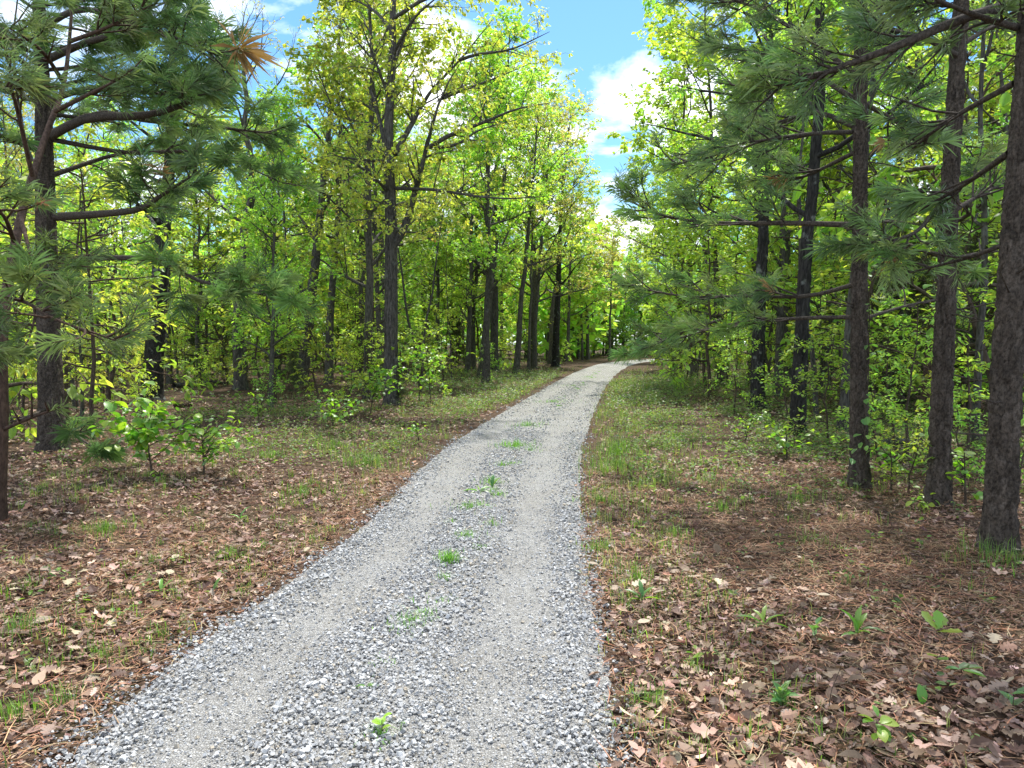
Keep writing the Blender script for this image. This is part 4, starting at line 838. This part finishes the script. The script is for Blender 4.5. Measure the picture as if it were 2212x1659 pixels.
while placed < 118 and tries < 9000:
    tries += 1
    y = 13 + 62 * rng.random() ** 1.15; x = (rng.uniform(-.80, .86) if rng.random() < .7 else rng.uniform(-.3, .12)) * y
    o, h = road_off(x, y); e = abs(o[0]) - h[0]; u = u_of(x, y)
    if e < (3.4 if o[0] > 0 else (2.3 if y > 26 else 3.6)) + (.02 * y if o[0] > 0 else 0): continue
    if min((x - a) ** 2 + (y - c) ** 2 for a, c in spots) < (1.9 + .012 * y) ** 2: continue
    if blocks(u, y) or (x - 10) ** 2 + (y - 63) ** 2 < 110: continue
    hh = rng.uniform(10, 14.5)
    rc = 2.4 * FPX / K / y
    if -(rc + 30) < u - 1340 < rc + 45:                       # keep the gap of sky over the drive
        cap = (1.6 + (740 - 420 + rng.uniform(-25, 15)) / (FPX / K) * y)
        if abs(u - 1340) > rc * .5 + 40: cap *= 1.7
        hh = min(hh, cap)
        if hh < 4.5 or y < 24: continue
    if u < 690:                                        # open sky behind the left pine
        cap = 1.6 + (740 - rng.uniform(230, 420)) / (FPX / K) * y; hh = min(hh, cap)
        if hh < 4: continue
    k = int(rng.choice(6, p=[.22, .2, .15, .17, .12, .14] if x < .15 * y else [.14, .24, .1, .22, .08, .22]))
    if 1000 < u < 1500 and y > 34: k = int(rng.choice([0, 4, 2, 1]))
    pt = PT[k]; put(pt, x, y, hh, rng.uniform(0, 6.28), side_label(u, y, KN[pt['name']]), 'woodland trees'); spots.append((x, y)); placed += 1

for k in range(26):
    y = rng.uniform(80, 98); u = rng.uniform(1200, 1500); x = (u - 1106) * K / FPX * y; hh = min(rng.uniform(6, 14), 1.6 + (740 - (430 if abs(u - 1345) < 70 else 330)) / (FPX / K) * y)
    pt = PT[int(rng.choice([0, 2, 4, 1]))]; put(pt, x, y, hh * rng.uniform(.75, 1), rng.uniform(0, 6.28), side_label(u, y, KN[pt['name']]), 'woodland trees'); spots.append((x, y))
LOWB = [(u, rng.uniform(74, 96), rng.uniform(2.5, 4.5)) for u in np.linspace(1190, 1470, 22)]
# slim bare poles deep in the woods
gp = []
for k in range(3):
    r_ = np.random.default_rng(50 + k); tr = trunk_path(r_, V3(0, 0, -.1), V3(r_.normal(0, .4), r_.normal(0, .4), 9), 10, .3); V, F = tube_batch(tr[None], (.06 * (1 - .8 * np.linspace(0, 1, 10)))[None], 7)
    g = Geo(); g.add(V, F); Wd = Wood()
    for j in range(14):
        p, d = interp(tr, r_.uniform(.12, .95)); a = r_.uniform(0, 6.28); pt_ = wander(r_, p, V3(math.cos(a), math.sin(a), r_.uniform(-.1, .5)), r_.uniform(.4, 1.4), 5, .2); Wd.add(pt_, np.linspace(.012, .004, 5), 4)
    q = Wd.geo(); [g.add(v, f - o_) for v, f, o_ in zip(q.V, q.F, np.cumsum([0] + [len(v) for v in q.V]))]; gp.append(g.mesh('trunk', True))
n = 0
while n < 110:
    y = 14 + 45 * rng.random(); x = rng.uniform(-.75, .8) * y; o, h = road_off(x, y); e = abs(o[0]) - h[0]
    if e < 3.2 or blocks(u_of(x, y), y) or min((x - a) ** 2 + (y - c) ** 2 for a, c in spots) < .5: continue
    root = thing('dead_pole_tree', side_label(u_of(x, y), y, 'thin bare stem'), 'tree', (x, y, Hs(x, y)), 'thin bare stems in the woods'); q = gp[n % 3]; s = rng.uniform(.5, 1.1); root.scale = (s * rng.uniform(.7, 1.3),) * 2 + (s,); root.rotation_euler = (rng.normal(0, .06), rng.normal(0, .06), rng.uniform(0, 6.28))
    obj('trunk', q, M['bark_oak'], root); spots.append((x, y)); n += 1

# ---- understorey saplings
def proto_sap(seed, h, cols, t, size, nl, spread, layered=True, mat='leaf'):
    rng = np.random.default_rng(seed); tr = trunk_path(rng, V3(0, 0, -.05), V3(rng.normal(0, .15), rng.normal(0, .15), h), 8, .15); T = Tree(); T.wood.add(tr, .018 * h ** .5 * np.linspace(1, .25, 8), 6)
    az = 0
    for k in range(nl):
        tt = .18 + .8 * (k + .5) / nl; p, d = interp(tr, tt); az += 2.4 + rng.normal(0, .3); l = spread * (1.15 - .75 * tt) * rng.uniform(.6, 1.1); el = rng.uniform(-.05, .35)
        grow_limb(T, T.wood, rng, wander(rng, p, V3(math.cos(az) * math.cos(el), math.sin(az) * math.cos(el), math.sin(el)), l, 6, .12), .009, sub_len=.5, sub_d=4.2, tw_d=6, lpt=6, tw_len=(.1, .25), start=.15, sides=4, up=.08)
    gl = finish_leaves(rng, T, size, t, cols, droop=.35, var=.2, flat=.35); return dict(h=h, stem=T.wood.geo().mesh('stem', True), foliage=gl.mesh('foliage'))
SP = [proto_sap(21, 3.2, FG, OVATE, .095, 14, 1.1), proto_sap(22, 2.4, FG[1:], OVATE, .10, 11, .95), proto_sap(23, 4.0, YG, OVATE_N, .11, 16, 1.3), proto_sap(24, 1.5, FG, OVATE, .085, 9, .7), proto_sap(25, 3.0, FG[:2] + YG[:1], OVATE_N, .12, 13, 1.2)]
def put_sap(k, x, y, h, label, group='understorey saplings', name='sapling', cat='sapling'):
    pt = SP[k]; root = thing(name, label, cat, (x, y, Hs(x, y)), group); s = h / pt['h']; root.scale = (s,) * 3; root.rotation_euler = (0, 0, rng.uniform(0, 6.28))
    obj('stem', pt['stem'], M['stem'], root); obj('foliage', pt['foliage'], M['leaf'], root)
for (u, v, k, h, lab) in ((690, 872, 1, 2.7, 'fresh green sapling in front of the paired grey trunks'), (905, 870, 1, 2.0, 'yellow green sapling leaning out beside the forked oak'), (960, 850, 2, 2.6, 'leafy sapling at the edge right of the forked oak'),
                          (745, 905, 3, 1.1, 'bright leafed bush low to the left of the forked oak'), (800, 868, 1, 1.9, 'dense green bush directly behind the forked oak base'), (560, 900, 3, .9, 'small bush on open litter before the paired trunks'),
                          (1585, 905, 0, 1.9, 'layered bright sapling left of the dark oak nearest the drive'), (1545, 860, 1, 1.6, 'bright sapling on the right verge edge'), (1700, 930, 3, 1.1, 'low sapling at the foot of the straight black trunk'),
                          (1790, 975, 1, 1.6, 'leafy sapling between the black trunk and the third pine'), (1930, 985, 4, 1.7, 'pale green sapling between the third and second pines'), (1900, 1040, 3, .95, 'small sapling at the foot of the third pine'),
                          (1960, 1010, 0, 2.0, 'broad leafed sapling close behind the second pine'), (2090, 1000, 4, 2.1, 'large leafed sapling between the two rightmost pines'), (2080, 1085, 3, .9, 'low green sapling before the thin dark trunk on the right'),
                          (2190, 1090, 3, .8, 'small plant peeking behind the rightmost pine'), (1960, 1090, 3, .7, 'seedling clump left of the second pine foot'), (262, 862, 2, 3.0, 'bright sapling behind the left pine'),
                          (50, 880, 0, 3.4, 'green sapling at the far left behind the young pine'), (222, 860, 2, 2.2, 'yellow green sapling left of the black oak'), (440, 850, 4, 1.2, 'bushy sapling right of the black oak foot'), (330, 905, 3, .8, 'small bush before the black oak foot'),
                          (1412, 792, 1, 1.5, 'dense bush hiding the drive beyond the bend'), (1446, 789, 0, 1.9, 'second bush from the drive at the bend'), (1478, 788, 1, 1.8, 'third bush from the drive at the bend'), (1430, 810, 0, 1.6, 'bush at the right edge of the drive near the bend'), (1470, 830, 3, 1.2, 'round bush on the right verge mid distance'), (1220, 790, 1, 1.6, 'bush left of the drive before the bend'), (1060, 830, 1, 1.4, 'bush on the left verge under the slender leaning trunk')):
    p = W(u, v); put_sap(k, p[0], p[1], h, lab)
for u, y, hh in LOWB:
    x = (u - 1106) * K / FPX * y
    if abs(road_off(x, y)[0][0]) > 2.6: put_sap(int(rng.integers(0, 5)), x, y, hh, side_label(u, y, 'leafy sapling'))
n = 0
while n < 210:
    y = 11 + 44 * rng.random(); x = rng.uniform(-.78, .82) * y; o, h = road_off(x, y); e = abs(o[0]) - h[0]; u = u_of(x, y)
    if e < (2.6 if o[0] > 0 else 3.4) or (y < 15 and x < 0 and u > 250): continue
    if blocks(u, y) or (x - 10) ** 2 + (y - 63) ** 2 < 60 or min((x - a) ** 2 + (y - c) ** 2 for a, c in spots) < .8: continue
    put_sap(int(rng.integers(0, 5)), x, y, rng.uniform(1.4, 5.2), side_label(u, y, 'leafy sapling')); spots.append((x, y)); n += 1

# ---- cedars: fine dark sprays
def proto_cedar(seed, h, w):
    rng = np.random.default_rng(seed); Wd = Wood(); tr = trunk_path(rng, V3(0, 0, -.1), V3(0, 0, h), 8, .1); Wd.add(tr, .045 * h / 4 * np.linspace(1, .15, 8), 6); TP, TD = [], []
    for k in range(int(26 * h)):
        t = .06 + .93 * rng.random() ** .8; p, d = interp(tr, t); a = rng.uniform(0, 6.28); l = w * (1.05 - .85 * t) * rng.uniform(.5, 1.1); dr = V3(math.cos(a), math.sin(a), rng.uniform(-.1, .5)); pts = wander(rng, p, dr, l, 5, .12, .15); Wd.add(pts, np.linspace(.008, .003, 5), 3)
        m = int(6 + l * 18); q, dd = interp(pts, rng.uniform(.2, 1, m)); TP.append(q + rng.normal(0, .05, (m, 3))); TD.append(norm(dd + perp(rng, dd) * .7))
    V, F, C = tufts(rng, np.concatenate(TP), np.concatenate(TD), 9, .13, [(.055, .075, .036), (.07, .09, .042), (.045, .062, .03), (.085, .095, .045)], .006); g = Geo(); g.add(V, F, C)
    return dict(h=h, trunk=Wd.geo().mesh('trunk', True), foliage=g.mesh('foliage'))
CD = [proto_cedar(31, 3.5, 1.0), proto_cedar(32, 2.2, .8)]
for (u, v, k, h, lab) in ((420, 815, 0, 3.0, 'feathery dark cedar right of the black oak'), (600, 815, 1, 2.2, 'low dark cedar left of the paired trunks'), (865, 880, 1, .9, 'tiny dark cedar hugging the forked oak base'), (985, 800, 0, 3.6, 'dark cedar behind the verge right of the forked oak'),
                          (1235, 775, 0, 4.6, 'dusky cedar beside the dark straight trunk near the bend'), (480, 820, 0, 3.4, 'grey green cedar under the bare limbed oak'), (1950, 900, 0, 4.6, 'large dark conifer between the second and third pines'), (2090, 905, 0, 4.4, 'dark conifer behind the two rightmost pines'), (1885, 880, 0, 3.6, 'dark cedar just right of the third pine'), (640, 850, 1, 1.3, 'small cedar at the foot of the paired trunks'), (1380, 780, 0, 3.0, 'dull cedar beside the far bend')):
    p = W(u, v); root = thing('cedar', lab, 'tree', (p[0], p[1], Hs(p[0], p[1])), 'cedars'); pt = CD[k]; s = h / pt['h']; root.scale = (s,) * 3; root.rotation_euler = (0, 0, rng.uniform(0, 6.28))
    obj('trunk', pt['trunk'], M['bark_oak'], root); obj('foliage', pt['foliage'], M['cedar'], root)


# ---- the leafy saplings and seedlings near the drive: every leaf a part
rng = np.random.default_rng(1234)
BROAD = tpl([(.10, .10), (.28, .22), (.5, .29), (.7, .27), (.88, .15)], fold=.22); BROAD[0][:, 2] -= .35 * (BROAD[0][:, 0] - .3) ** 2
DOCK = tpl([(.12, .05), (.3, .10), (.45, .12), (.6, .10), (.75, .12), (.9, .06)], fold=.5); DOCK[0][:, 2] -= .55 * (DOCK[0][:, 0] - .2) ** 2
LOBED = tpl([(.15, .06), (.3, .20), (.42, .16), (.55, .32), (.66, .24), (.82, .28), (.93, .12)], fold=.2)
def leaf_mesh(t, c):
    me = make_mesh('leaf', t[0], t[1], np.tile(V3(*c), (len(t[0]), 1)), True); me.materials.append(M['leaf_near']); return me
LB = [leaf_mesh(BROAD, c) for c in ((.10, .185, .03), (.13, .22, .03), (.17, .25, .03), (.08, .15, .03))]
LDK = [leaf_mesh(DOCK, c) for c in ((.05, .11, .03), (.075, .15, .03), (.10, .19, .03))]
LLB = [leaf_mesh(LOBED, c) for c in ((.16, .21, .03), (.12, .19, .03))]
LCM = [leaf_mesh(ovate(.2), c) for c in ((.09, .14, .06), (.08, .16, .05))]
def put_leaf(me, root, p, az, pitch, roll, s):
    o = obj('leaf', me, None, root, tuple(p)); o.scale = (s, s, s); o.rotation_euler = (roll, pitch, az)
def shrub(label, u, v, h, w, nst, nleaf, s0, s1, seed, lean=(0, 0), group='broad leafed shrubs', meshes=LB):
    rng = np.random.default_rng(seed); b = G(u, v); root = thing('shrub', label, 'shrub', tuple(b), group); Wd = Wood(); tips = []
    main = wander(rng, V3(0, 0, -.02), V3(lean[0], lean[1], 1), h * .85, 8, .07); Wd.add(main, np.linspace(.012, .004, 8), 6); tips.append(main[3:])
    for k in range(nst):
        p, d = interp(main, rng.uniform(.22, .9)); a = rng.uniform(0, 6.28); q = wander(rng, p, V3(math.cos(a), math.sin(a), rng.uniform(.15, .8)), w * rng.uniform(.35, .65), 6, .12); Wd.add(q, np.linspace(.006, .0025, 6), 5); tips.append(q[1:])
    obj('stem', Wd.geo().mesh('stem', True), M['stem'], root); P_ = np.concatenate(tips)
    for k in range(nleaf):
        p = P_[rng.integers(0, len(P_))] + rng.normal(0, .015, 3); p[2] = max(p[2], .03)
        put_leaf(meshes[int(rng.integers(0, len(meshes)))], root, p, rng.uniform(0, 6.28), rng.uniform(-.35, .75), rng.normal(0, .45), rng.uniform(s0, s1))
    return root
shrub('broad leafed sapling with large glossy bright leaves in front of the left pine', 330, 1052, 1.12, .95, 20, 290, .085, .15, 1, (-.12, .0))
shrub('low spreading bush with yellow green leaves right of the glossy sapling', 440, 1040, .8, 1.0, 22, 270, .055, .105, 2, (.08, 0))
shrub('tiny leafy shoot at the foot of the glossy sapling', 345, 1055, .16, .25, 5, 14, .04, .07, 3)
shrub('thin seedling with a flat leafy top left of the verge grass', 560, 930, .85, .4, 5, 34, .06, .10, 4)
shrub('small leafy shrub on the litter before the forked oak', 720, 930, .6, 1.0, 16, 170, .06, .12, 5)
shrub('bright shrub tight against the left of the forked oak base', 800, 905, 1.25, 1.5, 24, 320, .07, .13, 6)
shrub('sprawling bright shrub to the right of the forked oak base', 930, 880, 1.7, 1.7, 26, 330, .08, .14, 7)
shrub('little yellow green shrub beside the drive edge past the forked oak', 905, 955, .35, .4, 6, 40, .05, .08, 8)
shrub('shade grown shrub just left of the third pine foot', 1700, 1005, .5, .9, 9, 70, .06, .11, 9)
shrub('shade grown shrub right of the third pine foot', 1925, 1085, .55, .8, 9, 70, .06, .11, 10)
shrub('loose leafed shrub in front of the second pine foot', 2000, 1125, .25, .4, 6, 26, .05, .08, 11)
shrub('loose leafed shrub right of the second pine foot', 2085, 1120, .6, .7, 9, 60, .06, .11, 12)
shrub('low ferny shrub on the right verge below the dark oak', 1610, 960, .45, .9, 9, 80, .05, .09, 13)
def seedling(name, label, u, v, leaves, meshes, stem=0.0, cat='plant', group='seedlings in the litter', onroad=False):
    b = G(u, v)
    if onroad: b[2] = .02
    root = thing(name, label, cat, tuple(b), group); Wd = Wood(); Wd.add(wander(rng, V3(0, 0, -.01), V3(.05, 0, 1), max(stem, .03), 4, .06), np.linspace(.003, .0015, 4), 5); obj('stem', Wd.geo().mesh('stem', True), M['stem'], root)
    for k, (az, pitch, s, z) in enumerate(leaves): put_leaf(meshes[k % len(meshes)], root, (rng.normal(0, .006), rng.normal(0, .006), z), math.radians(az), math.radians(-pitch), rng.normal(0, .25), s)
seedling('dock_plant', 'upright dock plant with long wavy leaves on the needle litter', 1852, 1392, [(170, 70, .17, .02), (60, 82, .14, .02), (20, 60, .13, .02), (-30, 25, .12, .04), (200, 20, .10, .01), (-80, 40, .1, .02)], LDK)
seedling('dock_plant', 'low dark dock plant left of the needle patch', 1650, 1362, [(160, 30, .14, .02), (20, 35, .13, .02), (70, 60, .11, .02), (-20, 20, .12, .01), (220, 20, .1, .01), (120, 50, .1, .02)], LDK)
seedling('oak_seedling', 'oak seedling with four lobed yellow green leaves on a thin stem', 2022, 1470, [(130, 45, .10, .2), (40, 30, .10, .2), (-30, 10, .11, .19), (80, 70, .09, .2), (200, 10, .07, .08), (-60, 15, .06, .07)], LLB, .2)
seedling('hickory_seedling', 'seedling with five toothed bright leaves at the bottom right', 1895, 1628, [(200, 15, .07, .1), (150, 20, .065, .1), (-20, 5, .075, .1), (-70, -20, .08, .09), (30, 15, .065, .1), (260, -10, .07, .08), (100, 50, .045, .12), (-45, 0, .06, .07), (225, 0, .055, .06)], LB[:3], .11)
seedling('hickory_seedling', 'flat grey green compound leaf right of the oak seedling', 2075, 1485, [(-10, 10, .10, .04), (-50, 5, .10, .04), (30, 10, .09, .04), (170, 5, .07, .04)], LCM, .05)
seedling('dock_plant', 'single upright oval leaf at the lower right', 1993, 1545, [(90, 78, .085, .0), (-60, 10, .045, .0), (150, 15, .04, .0)], LB[:1])
seedling('weed_plant', 'bushy small leafed weed on the litter right of the drive foot', 1690, 1545, [(a * 33, rng.uniform(10, 60), rng.uniform(.04, .08), rng.uniform(.01, .09)) for a in range(26)], LCM, .09)
seedling('weed_plant', 'small pale weed near the lower right corner', 2185, 1565, [(a * 60, 30, .06, .03 + .01 * a) for a in range(7)], LCM, .08)
seedling('weed_plant', 'weed with narrow green leaves left of the upright dock', 1760, 1395, [(a * 55, rng.uniform(10, 60), .06, .01 + .012 * a) for a in range(8)], LCM, .09)
seedling('dock_plant', 'dock plant with broad leaves in the middle of the drive', 1035, 1066, [(180, 20, .17, .0), (30, 30, .15, .0), (100, 40, .12, .0), (-20, 15, .14, .0), (220, 12, .12, .0)], LDK, onroad=True)
seedling('dock_plant', 'slim upright dock right behind the mid drive dock', 1063, 1058, [(80, 75, .15, .0), (30, 65, .14, .0), (160, 60, .1, .0)], LDK, onroad=True)
seedling('dock_plant', 'leafy dock at the right edge of the drive', 1385, 1310, [(150, 40, .12, .02), (40, 45, .13, .02), (0, 20, .12, .02), (90, 70, .12, .02), (-60, 20, .09, .01), (210, 30, .1, .01)], LDK)
seedling('weed_plant', 'tiny bright weed on the gravel near the bottom', 825, 1592, [(a * 72, 35, .045, .01 + .01 * a) for a in range(6)], LB[1:3], .06, onroad=True)
seedling('weed_plant', 'flat bright two leaf weed on the gravel', 790, 1497, [(170, 12, .06, .01), (10, 12, .06, .01), (60, 20, .04, .01)], LDK[1:], onroad=True)
seedling('weed_plant', 'upright yellow green leaf pair on the left litter', 350, 1290, [(40, 60, .10, .01), (120, 55, .10, .01), (0, 30, .08, .01), (200, 30, .07, .01)], LDK[1:])
seedling('weed_plant', 'single lance leaf standing near the left drive edge', 458, 1285, [(60, 70, .10, .01), (200, 30, .05, .01)], LDK[1:])
seedling('weed_plant', 'bright leaf blade in the litter left of the drive', 520, 1135, [(60, 60, .14, .02), (170, 40, .1, .02), (-30, 40, .1, .02)], LDK[1:])
for (u, v, h, lab) in ((1560, 1480, .3, 'thin dark dead stalk right of the drive'), (1790, 1560, .26, 'thin bare stalk by the bushy weed')):
    b = G(u, v); Wd = Wood(); Wd.add(wander(rng, V3(0, 0, -.02), V3(.1, 0, 1), h, 7, .08), np.linspace(.0022, .001, 7), 5); o = obj('dead_stalk', Wd.geo().mesh('dead_stalk', True), M['stem'], None, tuple(b)); tag(o, lab, 'stalk', 'dead stalks')
def stick(label, u0, v0, u1, v1, r, name='fallen_branch', mat='stem', n=9, jit=.03, cat='branch'):
    a, b = G(u0, v0), G(u1, v1); t = np.linspace(0, 1, n)[:, None]; p = a * (1 - t) + b * t + rng.normal(0, jit, (n, 3)) * V3(1, 1, .15); p[:, 2] = H(p[:, 0], p[:, 1]) + r * 1.2
    Wd = Wood(); Wd.add(p - a, r * np.linspace(1, .6, n), 8)
    q, d = interp(p - a, np.array([.35, .6, .8])); e = q + norm(d + perp(rng, d) * V3(1, 1, .3)) * .22 * np.linalg.norm(b - a) + V3(0, 0, .02); Wd.add(np.stack([q, e], 1), np.tile([r * .4, r * .2], (3, 1)), 5)
    tag(obj(name, Wd.geo().mesh(name, True), M[mat], None, tuple(a)), label, cat, 'fallen wood')
stick('fallen log lying behind the foot of the black oak', 375, 842, 480, 836, .09, 'fallen_log', 'bark_grey', cat='log')
stick('short reddish rotten log before the black oak foot', 378, 885, 412, 884, .07, 'fallen_log', 'bark_red', cat='log')
stick('thin grey stick across the needle patch', 1605, 1205, 1760, 1222, .008)
stick('thin dead branch right of the needle patch', 1790, 1250, 1920, 1235, .009)
stick('long dead limb lying near the glossy sapling', 300, 870, 385, 935, .03)
stick('pale stick lying low in front of the glossy sapling', 200, 1080, 270, 1030, .012)
stick('dark fallen limb behind the second pine', 1900, 985, 2010, 978, .05, 'fallen_log', 'bark_oak', cat='log')
stick('short pale stick on the needles under the oak seedling', 1960, 1330, 1972, 1380, .006)

# ---- the distant wood
rng = np.random.default_rng(990); T = Tree(); Wd = Wood(); TPc = []
for k in range(420):
    a = rng.uniform(-.95, .95); d = rng.uniform(72, 112); x, y = a * d, d * rng.uniform(.85, 1); o, h = road_off(x, y)
    if abs(o[0]) < 3.5: continue
    u = u_of(x, y); hh = rng.uniform(9, 15)
    if abs(u - 1345) < 90: hh = min(hh, 1.6 + (740 - 450) / 1592 * y)
    Wd.add(np.array([(x, y, -.3), (x + rng.normal(0, .3), y, hh * .5), (x + rng.normal(0, .6), y, hh)]), np.array([.13, .09, .03]), 5)
    m = 200; q = norm(rng.normal(0, 1, (m, 3))) * rng.random((m, 1)) ** .4; TPc.append(V3(x, y, hh * .52) + q * V3(2.9, 2.9, hh * .5))
pos = np.concatenate(TPc); pos = pos[pos[:, 2] > .3]; n = len(pos); g = Geo(); V, F = place(LITE_W, pos, norm(rng.normal(0, 1, (n, 3)) * V3(1, 1, .5)), norm(rng.normal(0, .6, (n, 3)) + V3(0, 0, 1)), rng.uniform(.55, 1.15, n)); g.add(V, F, np.repeat(palette(rng, n, YG + FG[:2], var=.25), 4, 0))
wd = obj('woodland', g.mesh('woodland'), M['leaf']); tag(wd, 'distant green wood closing the view beyond the bend', 'woods', kind='stuff')
wg = obj('trunk', Wd.geo().mesh('trunk', True), M['bark_grey'], wd); wg['kind'] = 'stuff'
order_labels()
